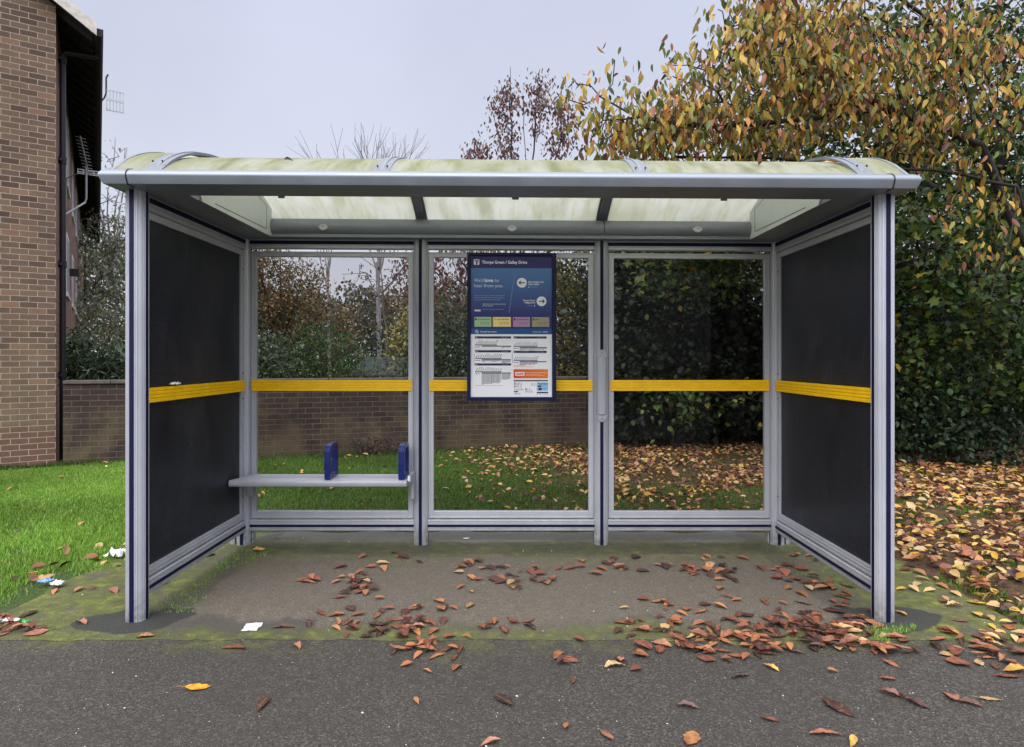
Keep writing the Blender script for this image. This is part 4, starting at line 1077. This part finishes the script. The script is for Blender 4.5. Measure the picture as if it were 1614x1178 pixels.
def fan_tree(label, px, Y, top, wid, seed, depth=5, r0=.075):
    r = random.Random(seed); X0 = (px - 807) * Y / FPX; zt_ = CAM_H + (565 - top) * Y / FPX
    t = empty('bare_tree', (X0 + .2, Y, 0), 0, label, 'tree'); m = MB()
    def br(p, d, ln, rad, k):
        pts = [p]; q = p.copy(); dd = d.copy()
        for _ in range(3):
            dd = (dd + Vector((r.gauss(0, .07), r.gauss(0, .07), .06))).normalized(); q = q + dd * ln / 3; pts.append(q.copy())
        m.tube(pts, [rad, rad * .88, rad * .76, rad * .62], 4, False)
        if k == 0: return
        for i in range(3 if k > 2 else 2):
            a = r.uniform(.22, .62) * (1 if (i + r.random() > 1) else -1); ax = Vector((0, 1, 0)) if r.random() < .75 else Vector((1, 0, 0))
            nd = Matrix.Rotation(a, 3, ax) @ dd; br(pts[r.choice((2, 3, 3))].copy(), nd, ln * r.uniform(.62, .86), rad * .6, k - 1)
        br(pts[-1].copy(), dd, ln * .8, rad * .62, k - 1)
    h0 = zt_ * .50; m.tube([(0, 0, 0), (-.05, 0, h0 * .5), (-.1, 0, h0)], [r0 * 1.7, r0 * 1.4, r0 * 1.15], 6, False)
    n_ = 5
    for i in range(n_):
        a = (-1 + 2 * i / (n_ - 1)) * .50 * wid; br(Vector((-.1, 0, h0 * r.uniform(.82, 1))), Vector((math.sin(a), r.gauss(0, .1), math.cos(a))), (zt_ - h0) * .36, r0 * .62, depth - 1)
    m.build('trunk', 'bark_hazy', t)
fan_tree('bare leafless tree showing above the roof left of the middle', 590, 20, 188, .50, 5, 4, .06)
fan_tree('smaller bare treetop to the left of the larger leafless tree', 512, 24, 232, .5, 8, 3, .045)
fan_tree('tiny bare treetop just left of the purple leaved tree', 722, 22, 232, .5, 12, 3, .04)
bare('thin_tree', 'pale thinly leaved tree beyond the brick building', 168, 20, 195, 1.0, 110, 'bark_hazy', .010, 0, 1, [(150, 140, 136), (120, 112, 104)])
# mixed trees seen through the left window
sk = [([W(440, 600, 14) * A(1, 1, 0), A(-5.2, 14, 1.6), A(-5.15, 14, 4)], .1, .05)] + [([A(-5.2, 14, 1.5), W(a, b, 14)], .05, .01) for a, b in ((400, 380), (480, 420), (520, 480), (420, 500))]
P = crown_points([(W(410, 430, 14), (.9, .8, 1.5), 260), (W(470, 480, 14), (.75, .7, .95), 180), (W(520, 520, 14.2), (.6, .6, .55), 110), (W(330, 430, 14), (1.2, .8, 1.9), 200)], (1.1, -.3), 9)
tree('beech_tree', 'brown and ochre leaved tree seen at the left of the left window', sk, P, 16, .14, OV, .075, 1.1,
     [(128, 102, 70), (142, 114, 72), (98, 86, 58), (84, 90, 54), (150, 116, 72)], [4, 2.5, 3, 3, 1.2], .4, 'bark', .005)
sk = [([W(615, 600, 15) * A(1, 1, 0), W(607, 490, 15), W(598, 400, 15), W(596, 330, 15)], .1, .06), ([W(607, 480, 15), W(575, 430, 15), W(540, 430, 15)], .03, .01), ([W(601, 430, 15), W(560, 400, 15), W(520, 405, 15)], .03, .01), ([W(604, 460, 15), W(640, 420, 15), W(670, 370, 15)], .03, .01)]
P = crown_points([(W(580, 445, 15), (.6, .4, .5), 26), (W(625, 440, 15), (.35, .4, .8), 30), (W(650, 380, 15), (.5, .4, .6), 20)])
tree('grey_trunk_tree', 'tree with a bare grey trunk and reddish leaves seen inside the left window', sk, P, 3, .12, OV, .09, 1.0, [(104, 66, 60), (120, 80, 62)], None, .5, 'bark_grey', .006, maxr=.12)
gr_ = 'shrubs growing behind the brick wall'
shr = [('long leaved grey green bush between the brick building and the front left post', (-7.6, 10.9, 0), [(A(-7.6, 10.8, 1.25), (.75, .4, .62), 150), (A(-6.6, 11.1, 1.3), (.8, .4, .55), 120)], RH, .20, .32, [(96, 116, 82), (70, 90, 58), (130, 146, 120), (50, 66, 44)]),
       ('grey green bush at the bottom left corner of the left window', (-4.5, 11.3, 0), [(A(-4.5, 11.3, 1.35), (.65, .4, .65), 160)], OV, .085, 1.0, [(72, 88, 62), (52, 66, 44), (96, 108, 80)]),
       ('bright green feathery bush in the middle of the left window', (-3.7, 12.4, 0), [(A(-3.7, 12.4, 1.35), (.85, .5, .85), 260)], RH, .12, .35, [(62, 92, 44), (44, 70, 34), (82, 112, 52)]),
       ('dark green bush above the shed roof', (-2.7, 15, 0), [(A(-2.9, 17.4, 1.8), (1.1, .5, 1.0), 220)], OV, .085, 1.0, [(50, 64, 46), (38, 50, 38), (66, 78, 54)]),
       ('low yellowing ground bush in front of the shed', (-2.9, 12.6, 0), [(A(-2.7, 12.4, .95), (1.0, .3, .38), 130)], OV, .07, 1.0, [(92, 96, 52), (120, 104, 62), (66, 80, 40)]),
       ('yellow leaved shrub at the right edge of the left window', (-2.1, 12.2, 0), [(A(-2.05, 12.4, 1.85), (.42, .35, .65), 110)], OV, .085, 1.1, [(150, 140, 80), (122, 124, 64), (92, 100, 54), (166, 150, 96)]),
       ('dark green bush left of the information sign', (-1.3, 11.9, 0), [(A(-1.3, 11.9, 1.6), (.65, .4, .95), 260), (A(-.5, 12.2, 1.7), (.7, .4, 1.2), 200)], OV, .08, 1.0, [(54, 74, 46), (40, 56, 36), (74, 92, 54)]),
       ('ivy clad bush with yellow leaves right of the information sign', (1.0, 11.9, 0), [(A(.95, 12.0, 1.9), (.6, .4, 1.7), 340), (A(1.5, 11.6, 3.1), (.9, .5, .8), 160)], OV, .085, 1.05, [(62, 72, 40), (46, 56, 32), (84, 84, 42), (150, 132, 56)])]
for lb, base, vols, tm, ln, wr, pal in shr:
    shrub('garden_shrub', lb, base, vols, 9, .11, tm, ln, wr, pal, None, .1 if tm is OV else -.1, group=gr_, stems=3)
sk = [([A(-13.6, 19, 0), A(-13.4, 19, 3), A(-13.2, 19, 5)], .12, .05), ([A(-13.4, 19, 2.5), A(-12.4, 19, 4)], .05, .02)]
P = crown_points([(W(175, 430, 19), (1.9, 1, 1.6), 420), (W(150, 520, 17), (1.6, .8, 1.0), 260), (W(190, 350, 19.5), (1.4, .8, 1.0), 150)], (.8, -.1), 2)
tree('willow_tree', 'soft grey green tree filling the gap between the building and the shelter', sk, P, 8, .20, OV, .12, .9, [(140, 152, 124), (118, 128, 92), (160, 164, 146), (128, 116, 84)], None, .5, 'bark_grey', .007)
# dead stems at the wall foot
dp = empty('dead_plant', (-2.1, 9.75, 0), 0, 'dry brown dead plant at the foot of the brick wall behind the bench', 'plant')
m = MB()
for i in range(40):
    a = rng.uniform(-.35, .35); m.tube([(a * .8, rng.normal(0, .05), 0), (a + rng.normal(0, .06), rng.normal(0, .05), rng.uniform(.08, .2)), (a + rng.normal(0, .14), rng.normal(0, .06), rng.uniform(.12, .3))], [.005, .004, .002], 4)
m.build('stems', 'bark', dp)
P_ = ell((0, 0, .15), (.4, .08, .13), 160); pt = leaves_on(P_, 1, .02, RH, .07, .6, [(96, 66, 50), (128, 92, 70), (70, 50, 42)], None, .2)
mesh_np('dry_leaves', pt[0], pt[1], pt[2], pt[3], 'leaf', dp)
# far wooded skyline
n = 120000; X = rng.uniform(-34, 40, n); Yv = rng.uniform(31, 38, n)
hp = 5.4 + 1.6 * np.array([mnoise.noise(Vector((x * .25, 1, 0))) for x in X]) + 1.0 * np.array([mnoise.noise(Vector((x * .9, 5, 0))) for x in X]) + np.clip((X - 3) * .5, 0, 5.5) + np.clip((-12 - X) * .3, 0, 3)
hp -= 1.2 * np.exp(-((X + 10.3) / 1.8) ** 2)
Z = hp * rng.uniform(0, 1, n) ** .85
D = rng.normal(size=(n, 3)); Nn = rng.normal(size=(n, 3)); l = rng.uniform(.14, .28, n)
V, T, Q = scatter(RH, np.stack([X, Yv, Z], 1), D, Nn, l, l * 1.3)
kx = (vnoise(np.stack([X, Yv, Z], 1), .35, 4) + rng.normal(0, .12, n) > .02)
pa = pal_cols([(92, 84, 64), (110, 92, 62), (80, 76, 62)], n, 1, .2); pb = pal_cols([(66, 76, 56), (54, 64, 50), (80, 86, 62)], n, 1, .2)
pc = np.where(kx[:, None], pa, pb)
tag(mesh_np('distant_woods', V, T, Q, np.repeat(pc, 4, axis=0), 'leaf'), 'far belt of brown and green trees beyond the garden wall', 'trees', kind='stuff')

# ================================================================== GRASS
def on_slab(X, Y, m=0.0): return (X > SLX0 + m) & (X < SLX1 - m) & (Y < SLY1 - m)
def blades(n, x0, x1, y0, y1, keep, h, pal, w=None):
    X = rng.uniform(x0, x1, n); Y = rng.uniform(y0, y1, n); k_ = keep(X, Y); X, Y = X[k_], Y[k_]; m = len(X)
    P = np.stack([X, Y, np.full(m, -.014)], 1); D = rng.normal(0, .38, (m, 3)); D[:, 2] = 1
    cl = vnoise(P, 2.5, 3)
    l = h * rng.uniform(.55, 1.3, m) * (1 + .5 * cl)
    Nn = rng.normal(size=(m, 3))
    V, T, Q = scatter(BL, P, D, Nn, l, np.full(m, .0052) * (1 + Y * .10))
    C = pal_cols(pal, m, 5, .2, w) * np.repeat((1 + .35 * vnoise(P, .9, 8))[:, None], 5, axis=0)
    return V, T, Q, C
gp = [(126, 164, 64), (112, 150, 54), (146, 180, 80), (90, 126, 50), (172, 168, 108)]; gw_ = [4, 4, 3, 2, .6]
def vis(X, Y): return np.abs(X) < .86 * Y
def edge_n(X, Y, s=0): return vnoise(np.stack([X, Y, np.full(len(X), s)], 1), 2.2, s)
parts = [blades(520000, -10.5, -2.55, 3.3, 9.6, lambda X, Y: (X > -1.25 * Y) & (X < -.42 * Y) & (X + .30 * np.maximum(0, 4.0 - Y) + .28 * edge_n(X, Y, 1) + np.abs(rng.normal(0, .10, len(X))) < -2.86 + .12 * (Y - 4.4) * (Y < 5.4)) & (Y + .18 * edge_n(X, Y, 4) > PATH_Y + .18) & (edge_n(X, Y, 31) + rng.normal(0, .25, len(X)) > -.42 - .0 * X + .5 * (X > -3.25)) & (Y < wallY(X) - .02) | (False & (X > 0)), .042, gp, gw_),
         blades(200000, -5.4, 5.4, SLY1 + .02, 11.2, lambda X, Y: (np.abs(X) < .56 * Y) & (Y > SLY1 + .05) & (Y < wallY(X) - .02) & (rng.random(len(X)) > np.where(Y < 7.4, .35, .85) * np.clip((X + .3 + (Y - 6.5) * .3) / 2.4, 0, 1)), .042, [(78, 118, 40), (92, 134, 46), (64, 98, 34), (120, 130, 60)], None),
         blades(60000, 2.7, 8, 3.25, 9.2, lambda X, Y: (X < .83 * Y) & (X > .57 * Y) & ~on_slab(X, Y, -.02) & (Y > PATH_Y) & (edge_n(X, Y, 6) > .12), .045, [(74, 112, 38), (96, 140, 48), (60, 90, 32)], None),
         blades(3400, -2.2, -1.85, 3.68, 4.9, lambda X, Y: edge_n(X * 3, Y, 9) * .8 + rng.normal(0, .22, len(X)) - np.abs(X + 2.08) * 2.2 > -.05, .032, gp, gw_),
         blades(1500, 1.95, 2.5, 3.3, 3.5, lambda X, Y: edge_n(X, Y, 12) > .0, .045, gp, gw_),
         blades(1500, 1.9, 2.2, 4.3, 5.1, lambda X, Y: edge_n(X * 3, Y, 19) * .8 + rng.normal(0, .22, len(X)) - np.abs(X - 2.06) * 2.2 > .0, .03, gp, gw_)]
dkg = [(58, 84, 36), (72, 98, 42), (48, 70, 32), (96, 96, 50)]  # longer grass at the wall foot, with the shade there put into its colour
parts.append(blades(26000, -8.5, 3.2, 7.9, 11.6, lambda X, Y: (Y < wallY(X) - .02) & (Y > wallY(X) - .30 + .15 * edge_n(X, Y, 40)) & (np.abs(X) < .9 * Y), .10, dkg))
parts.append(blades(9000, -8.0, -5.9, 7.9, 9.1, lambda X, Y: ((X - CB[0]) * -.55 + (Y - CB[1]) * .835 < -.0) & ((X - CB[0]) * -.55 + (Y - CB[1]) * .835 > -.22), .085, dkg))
V, T, Q, C = cat(parts)
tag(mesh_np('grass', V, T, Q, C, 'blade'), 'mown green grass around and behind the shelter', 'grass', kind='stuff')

# ================================================================== FALLEN LEAVES
def leaf_template(seed):
    r = random.Random(seed); nu, nv = 10, 4; vs = []; curl = r.uniform(-.4, 1.3) if seed % 4 else 2.2; bend = r.uniform(-.5, .7); fold = r.uniform(.0, .35); wid = r.uniform(.17, .28) if seed % 3 else .13; tw = r.uniform(-1.0, 1.0); bx = r.uniform(-.22, .22)
    for i in range(nu + 1):
        u = i / nu; w = wid * (math.sin(math.pi * min(1, u * 1.02) ** .85) ** .75 if 0 < u < 1 else .02)
        w *= 1 + .16 * r.uniform(-1, 1)
        for j in range(nv + 1):
            v = -1 + 2 * j / nv; y = w * v
            z = abs(v) * w * fold + curl * y * y * 1.6 + bend * .35 * (u - .45) ** 2 + tw * y * (u - .5) * .8 + .02 * r.uniform(-1, 1)
            vs.append((u - .5, y * (1 - .25 * fold) + bx * (u - .5) ** 2 * 2, z + .02))
    fs = [(i * (nv + 1) + j, (i + 1) * (nv + 1) + j, (i + 1) * (nv + 1) + j + 1, i * (nv + 1) + j + 1) for i in range(nu) for j in range(nv)]
    b = len(vs); vs += [(-.5, -.008, .03), (-.5, .008, .03), (-.66, .03, .05 + .04 * r.random()), (-.66, .018, .05), (-.80, .055, .02), (-.80, .047, .02)]
    fs += [(b, b + 1, b + 2, b + 3), (b + 3, b + 2, b + 4, b + 5)]
    zm = min(v[2] for v in vs); vs = [(x, y, z - zm) for x, y, z in vs]
    me = bpy.data.meshes.new('fallen_leaf'); me.from_pydata(vs, [], fs); me.update(); me.polygons.foreach_set('use_smooth', [True] * len(fs)); me.materials.append(M['ground_leaf'])
    return me
LT = [leaf_template(i) for i in range(20)]
COLS = {'russet brown': [(136, 82, 62), (148, 92, 68), (120, 70, 56)], 'dark wet brown': [(82, 54, 48), (68, 46, 42), (94, 64, 54)], 'orange brown': [(166, 106, 70), (178, 122, 80)],
        'pale tan': [(186, 152, 100), (200, 168, 118)], 'yellow': [(198, 154, 62), (206, 168, 84)], 'pinkish tan': [(178, 124, 98), (168, 112, 88)]}
leaves = []   # (x, y, length, colourname, zone)
rr = random.Random(21)
def landmark(x):
    return ('by the left front post' if x < -1.75 else 'in front of the bench' if x < -1.0 else 'before the left middle post' if x < -.35 else 'below the information sign'
            if x < .4 else 'before the right middle post' if x < 1.0 else 'in front of the right window' if x < 1.75 else 'by the right front post' if x < 2.5 else 'at the far right')
PAVC = (['russet brown'] * 6 + ['dark wet brown'] * 4 + ['orange brown'] * 4 + ['pale tan'] * 1 + ['pinkish tan'] * 1)
def put(px, py, ln, cn):
    g = G(px, py); leaves.append((g[0], g[1], ln, cn))
def cluster(px, py, sx, sy, n, ln=.095, pal=PAVC):
    n = int(n * 1.5)
    for _ in range(n):
        a, b = rr.gauss(px, sx), rr.gauss(py, sy)
        if b > 862: put(a, b, ln * rr.uniform(.6, 1.25), rr.choice(pal))
DK = ['dark wet brown'] * 4 + ['russet brown'] * 4 + ['orange brown'] * 2
for a in ((555, 912, 14, 14, 10), (572, 930, 16, 8, 7), (470, 915, 20, 4, 4), (640, 985, 38, 16, 24, .095, DK), (665, 1020, 34, 16, 15, .10, DK), (540, 990, 16, 14, 6, .1, DK), (700, 900, 60, 10, 5), (735, 893, 26, 4, 6), (800, 915, 40, 5, 6),
          (835, 925, 40, 6, 6), (860, 900, 60, 6, 5), (800, 988, 26, 6, 7), (700, 955, 24, 6, 4), (960, 895, 24, 8, 8), (1065, 900, 30, 5, 6), (1110, 890, 26, 8, 7), (1140, 908, 26, 7, 9), (1000, 990, 18, 6, 5), (1010, 1020, 26, 6, 6),
          (1100, 995, 40, 14, 22, .10), (1190, 1000, 44, 14, 26, .10, DK), (1260, 985, 44, 16, 30, .10, DK), (1310, 1000, 36, 14, 24, .1), (1370, 1022, 30, 10, 16, .1), (1230, 905, 18, 9, 6), (1270, 925, 24, 10, 6), (1320, 935, 20, 14, 8),
          (1040, 975, 24, 14, 8), (1170, 1030, 50, 9, 10, .1, DK), (900, 1035, 16, 14, 4, .1, DK), (985, 1045, 12, 6, 3), (1290, 880, 22, 8, 5), (1180, 935, 60, 14, 5), (600, 880, 60, 6, 3), (1500, 1020, 60, 10, 16, .1), (1560, 1040, 40, 10, 10, .1)):
    cluster(*a)
for px, py, ln, cn in ((505, 968, .11, 'russet brown'), (487, 985, .11, 'dark wet brown'), (448, 990, .13, 'dark wet brown'), (229, 1005, .10, 'orange brown'), (130, 983, .09, 'pinkish tan'), (372, 1022, .14, 'russet brown'),
                       (470, 1021, .08, 'pinkish tan'), (413, 1112, .12, 'dark wet brown'), (795, 1106, .12, 'dark wet brown'), (772, 1172, .09, 'pinkish tan'), (955, 1160, .09, 'pinkish tan'), (890, 1154, .05, 'orange brown'), (653, 1104, .05, 'orange brown'),
                       (650, 1048, .06, 'orange brown'), (675, 1060, .07, 'orange brown'), (1085, 1115, .10, 'dark wet brown'), (1090, 1167, .10, 'orange brown'), (1213, 1136, .08, 'russet brown'), (1215, 1054, .085, 'yellow'), (1166, 1068, .10, 'dark wet brown'),
                       (1320, 1118, .16, 'dark wet brown'), (1300, 1158, .13, 'russet brown'), (1345, 1172, .10, 'yellow'), (1402, 1096, .10, 'russet brown'), (1437, 1108, .14, 'dark wet brown'), (1500, 1100, .10, 'pinkish tan'), (1562, 1104, .10, 'pale tan'),
                       (1530, 1110, .10, 'dark wet brown'), (1400, 1072, .08, 'russet brown'), (1303, 1059, .05, 'orange brown'), (1147, 1043, .08, 'dark wet brown'), (1420, 1030, .10, 'pinkish tan'), (1600, 1060, .12, 'yellow'), (1590, 1068, .12, 'russet brown'),
                       (905, 1073, .09, 'dark wet brown'), (745, 937, .05, 'pale tan'), (270, 888, .05, 'pinkish tan'), (1420, 968, .11, 'yellow'), (160, 860, .10, 'pale tan'), (175, 930, .10, 'pinkish tan'), (132, 928, .08, 'pinkish tan'), (100, 882, .13, 'pale tan'), (30, 803, .11, 'pale tan'),
                       (165, 815, .10, 'orange brown'), (115, 810, .09, 'orange brown'), (8, 1000, .1, 'pinkish tan'), (15, 985, .12, 'russet brown'), (45, 970, .12, 'dark wet brown'), (55, 993, .09, 'russet brown'), (60, 912, .10, 'pale tan'), (45, 920, .1, 'orange brown'), (140, 886, .12, 'orange brown'), (155, 880, .10, 'russet brown'), (90, 870, .12, 'pale tan')):
    put(px, py, ln, cn)
cluster(255, 885, 60, 12, 10, .09)
cluster(70, 925, 40, 14, 8, .09)
cluster(30, 990, 26, 8, 9, .10)
# lawn litter
LAWNC = ['pale tan'] * 9 + ['yellow'] * 5 + ['orange brown'] * 4 + ['russet brown'] * 4 + ['dark wet brown'] * 5 + ['pinkish tan'] * 1
def smooth(t): t = max(0, min(1, t)); return t * t * (3 - 2 * t)
# right hand lawn
for _ in range(15500):
    x = rr.uniform(2.4, 9.6); y = rr.uniform(3.25, 9.3)
    if x > 1.12 * y or (y > 5.5 and x < .50 * y): continue
    nn = mnoise.noise(Vector((x * 1.3, y * 1.3, 2)))
    p = 1.0 if nn < .22 else .3
    if x < 2.95 + .25 * nn and y > 3.45 and y < 5.4: p *= .12
    if y < 3.55: p *= .7
    if rr.random() < p: leaves.append((x, y, rr.uniform(.05, .105), rr.choice(LAWNC)))
for _ in range(23500):
    x = rr.uniform(-4.4, 6.6); y = rr.uniform(5.5, 11.8)
    if abs(x) > .58 * y or y > wallY(x) - .05: continue
    nn = mnoise.noise(Vector((x * 1.1, y * 1.1, 9)))
    p = .02 + .98 * smooth((x + .9 + (y - 6.5) * .3) / 3.2) ** 1.3
    if nn > .12: p *= .35
    if y < 7.4 and mnoise.noise(Vector((x * 1.9, y * 1.9, 4))) > -.02: p *= .35
    if rr.random() < p: leaves.append((x, y, rr.uniform(.045, .095), rr.choice(LAWNC if rr.random() < .7 else PAVC)))
for _ in range(70):
    x = rr.uniform(-8, -3); y = rr.uniform(3.9, 9)
    if -.84 * y < x < -.60 * y: leaves.append((x, y, rr.uniform(.04, .09), rr.choice(['pale tan', 'orange brown', 'pinkish tan'])))
def infr(x, y, z=0):
    px = 807 + x * FPX / y; py = 565 + (CAM_H - z) * FPX / y; return 0 < px < 1614 and py < 1178
PANES = [(396, 644), (684, 929), (969, 1205)]
def occl(x, y):
    px = 807 + x * FPX / y; py = 565 + CAM_H * FPX / y
    if y > YB:
        if 232 < px < 1372 and not any(a < px < c for a, c in PANES) : return True
        if 236 < px < 1371 and py > 806: return True
    return (198 < px < 372 or 1232 < px < 1412) and y > 3.7 and abs(x) > 2.2
def size(q): return q[2] * (FPX / q[1]) * math.sqrt(CAM_H / q[1])
sc_ = [(size(q) if infr(q[0], q[1]) and not occl(q[0], q[1]) else 0, i) for i, q in enumerate(leaves)]
sc_.sort(reverse=True); IND = {i for _, i in sc_[:300]}
def zone(x, y):
    if y < PATH_Y: return 'asphalt path'
    if SLX0 < x < SLX1 and y < SLY1:
        if y < 3.66: return 'mossy entrance strip'
        return 'shelter floor' if abs(x) < 2.2 else 'mossy paving beside the shelter'
    if y > YB and abs(x) < .44 * y: return 'lawn behind the shelter'
    return 'leaf covered lawn' if x > 0 else 'grass'
dens = {}; rest = []
for i, (x, y, ln, cn) in enumerate(leaves):
    lawn = zone(x, y) in ('leaf covered lawn', 'lawn behind the shelter', 'grass')
    key = (int(x / .09), int(y / .09)); lvl = dens.get(key, 0); dens[key] = lvl + 1
    z = (.010 if not lawn else .010 + rr.uniform(0, .018)) + min(lvl, 6) * .007
    col = rr.choice(COLS[cn]); tl = .07 if not lawn else .5
    if i in IND:
        o = link(bpy.data.objects.new('fallen_leaf', rr.choice(LT)))
        o.location = (x, y, z - .004); o.rotation_euler = (rr.gauss(0, tl), rr.gauss(0, tl), rr.uniform(0, 6.283)); o.scale = (ln, ln * rr.uniform(.8, 1.25), ln * (rr.uniform(.45, .95) if not lawn else rr.uniform(.6, 1.3)))
        v = rr.uniform(.85, 1.15); o.color = (*[min(1, q * v) for q in s2l(col)], 1)
        zn = zone(x, y); lm = landmark(x) if zn in ('asphalt path', 'mossy entrance strip', 'shelter floor') else ''
        if zn == 'asphalt path': lm = (lm + (', near the kerb end of the picture' if False else '')).strip()
        lb = f"{cn} leaf on {zn} {lm}".strip()
        tag(o, lb, 'leaf', f"{cn} leaves on the {zn} {lm}".strip())
    else: rest.append((x, y, z, ln, col, tl))
n = len(rest); P = np.array([(q[0], q[1], q[2] + .006) for q in rest]); l = np.array([q[3] for q in rest]) * 1.05
tlv = np.array([q[5] for q in rest])[:, None]
a = rng.uniform(0, 2 * math.pi, n); D = np.stack([np.cos(a), np.sin(a), rng.normal(0, 1, n) * tlv[:, 0] * .6], 1); Nn = np.stack([rng.normal(0, 1, n) * tlv[:, 0], rng.normal(0, 1, n) * tlv[:, 0], np.ones(n)], 1)
V, T, Q = scatter(OV, P, D, Nn, l, l * rng.uniform(.8, 1.3, n))
C = np.repeat(np.array([s2l(q[4]) for q in rest]) * rng.uniform(.8, 1.2, (n, 1)), 8, axis=0)
tag(mesh_np('leaf_litter', V, T, Q, np.clip(C, 0, 1), 'litter'), 'scattered smaller autumn leaves covering the lawn', 'leaves', kind='stuff')
# two coloured leaf on the path at the left
def special_leaf(px, py, ln, rot, label, c, tmpl=0):
    g = G(px, py); o = link(bpy.data.objects.new('fallen_leaf', LT[tmpl])); o.location = (g[0], g[1], .006); o.rotation_euler = (.1, .1, rot); o.scale = (ln, ln * 1.5, ln)
    o.color = (*s2l(c), 1); tag(o, label, 'leaf'); return o
special_leaf(312, 1086, .115, .2, 'broad bright yellow and brown leaf alone on the path at lower left', (226, 168, 50), 3)
special_leaf(408, 869, .10, .5, 'yellow curled leaf inside the shelter beside the left back post', (222, 176, 90), 5)
# gravel specks
n = 380; g = np.stack([rng.uniform(-3.2, 3.2, n), rng.uniform(2.3, 5.3, n), np.full(n, .003)], 1)
r1 = rng.uniform(.0015, .0035, n) * np.where(rng.random(n) < .12, 2.2, 1); g[:, 0] *= g[:, 1] / 4
oc = np.array([(1, 0, 0), (-.9, .3, 0), (0, 1, 0), (.2, -.8, 0), (.1, 0, .8)]); V = (g[:, None, :] + oc[None] * r1[:, None, None]).reshape(-1, 3)
T = (np.array([(0, 2, 4), (2, 1, 4), (1, 3, 4), (3, 0, 4)])[None] + (np.arange(n) * 5)[:, None, None]).reshape(-1, 3)
tag(mesh_np('grit', V, T, np.zeros((0, 4), int), pal_cols([(190, 186, 176), (150, 146, 138), (205, 202, 190)], n, 5, .2), 'litter'), 'tiny pale grit scattered over the paving', 'grit', kind='stuff')

# ================================================================== SMALL LITTER
def crumple(name, label, cat_, loc, sx, sy, h, mat, seed, n=14, rz=0):
    b = MB(); vs = []
    for j in range(n + 1):
        for i in range(n + 1):
            u, v = i / n - .5, j / n - .5; q = Vector((u * 5 + seed, v * 5, seed))
            edge = 1 - max(abs(u), abs(v)) * 1.6
            vs.append((u * sx + .12 * sx * mnoise.noise(q), v * sy + .12 * sy * mnoise.noise(q + Vector((9, 0, 0))), max(.002, h * (.35 * max(edge, 0) + .9 * abs(mnoise.noise(q * 1.3 + Vector((0, 5, 0))))))))
    fs = [(j * (n + 1) + i, j * (n + 1) + i + 1, (j + 1) * (n + 1) + i + 1, (j + 1) * (n + 1) + i) for j in range(n) for i in range(n)]
    o = b.add(vs, fs).build(name, mat); o.location = loc; o.rotation_euler.z = rz; tag(o, label, cat_); return o
simple('wrapper_blue', (120, 170, 226), .3); simple('wrapper_green', (40, 170, 90), .3)
g = G(183, 880); crumple('crumpled_tissue', 'crumpled white tissue on the grass edge left of the front left post', 'litter', (g[0], g[1], .012), .13, .11, .10, 'paper', 2, 7)
g = G(397, 990); o = crumple('paper_scrap', 'flat white paper scrap on the mossy strip inside the left front post', 'litter', (g[0], g[1], .004), .085, .10, .006, 'paper', 7, 6, .1)
g = G(78, 922); crumple('plastic_wrapper', 'blue plastic wrapper on the grass at the left', 'litter', (g[0] - .03, g[1], .02), .07, .07, .03, 'wrapper_blue', 4)
g = G(88, 926); crumple('plastic_wrapper', 'small white plastic wrapper touching the blue one at the left', 'litter', (g[0] + .01, g[1], .02), .07, .06, .035, 'paper', 11)
g = G(14, 984); crumple('paper_strip', 'white paper strip among the leaves at the left edge', 'litter', (g[0], g[1], .02), .11, .03, .02, 'paper', 14)
g = G(39, 984); crumple('bottle_cap', 'small green plastic scrap among the leaves at the left edge', 'litter', (g[0], g[1], .012), .03, .025, .02, 'wrapper_green', 19, 6)
# white smear lying on the left yellow band
bd = MB(); vs = []
o = crumple('tissue_scrap', 'white scrap stuck on top of the left side yellow band', 'litter', (PX[0] + .030, 3.98, 1.3305), .035, .085, .03, 'bird_white', 25, 8)
g = G(735, 850); crumple('paper_scrap', 'small white scrap under the middle back rail', 'litter', (g[0], g[1], .004), .05, .03, .012, 'paper', 31, 6)

for x_, y_, rx, rz, lb, c in ((1.42, 3.62, .9, 1.3, 'brown leaf standing upright on the right part of the shelter roof', (150, 90, 66)), (1.83, 3.60, .1, .1, 'orange leaf lying flat near the right end of the shelter roof', (206, 128, 72)), (-1.28, 3.60, 1.1, .4, 'small dark leaf sticking up on the left part of the shelter roof', (46, 36, 34))):
    o = link(bpy.data.objects.new('fallen_leaf', LT[4])); o.location = (x_, y_, arcz(y_) + .05 - .005 * x_); o.rotation_euler = (rx, .1, rz); o.scale = (.085, .09, .06) if x_ > 0 else (.05, .05, .04); o.color = (*s2l(c), 1); tag(o, lb, 'leaf')
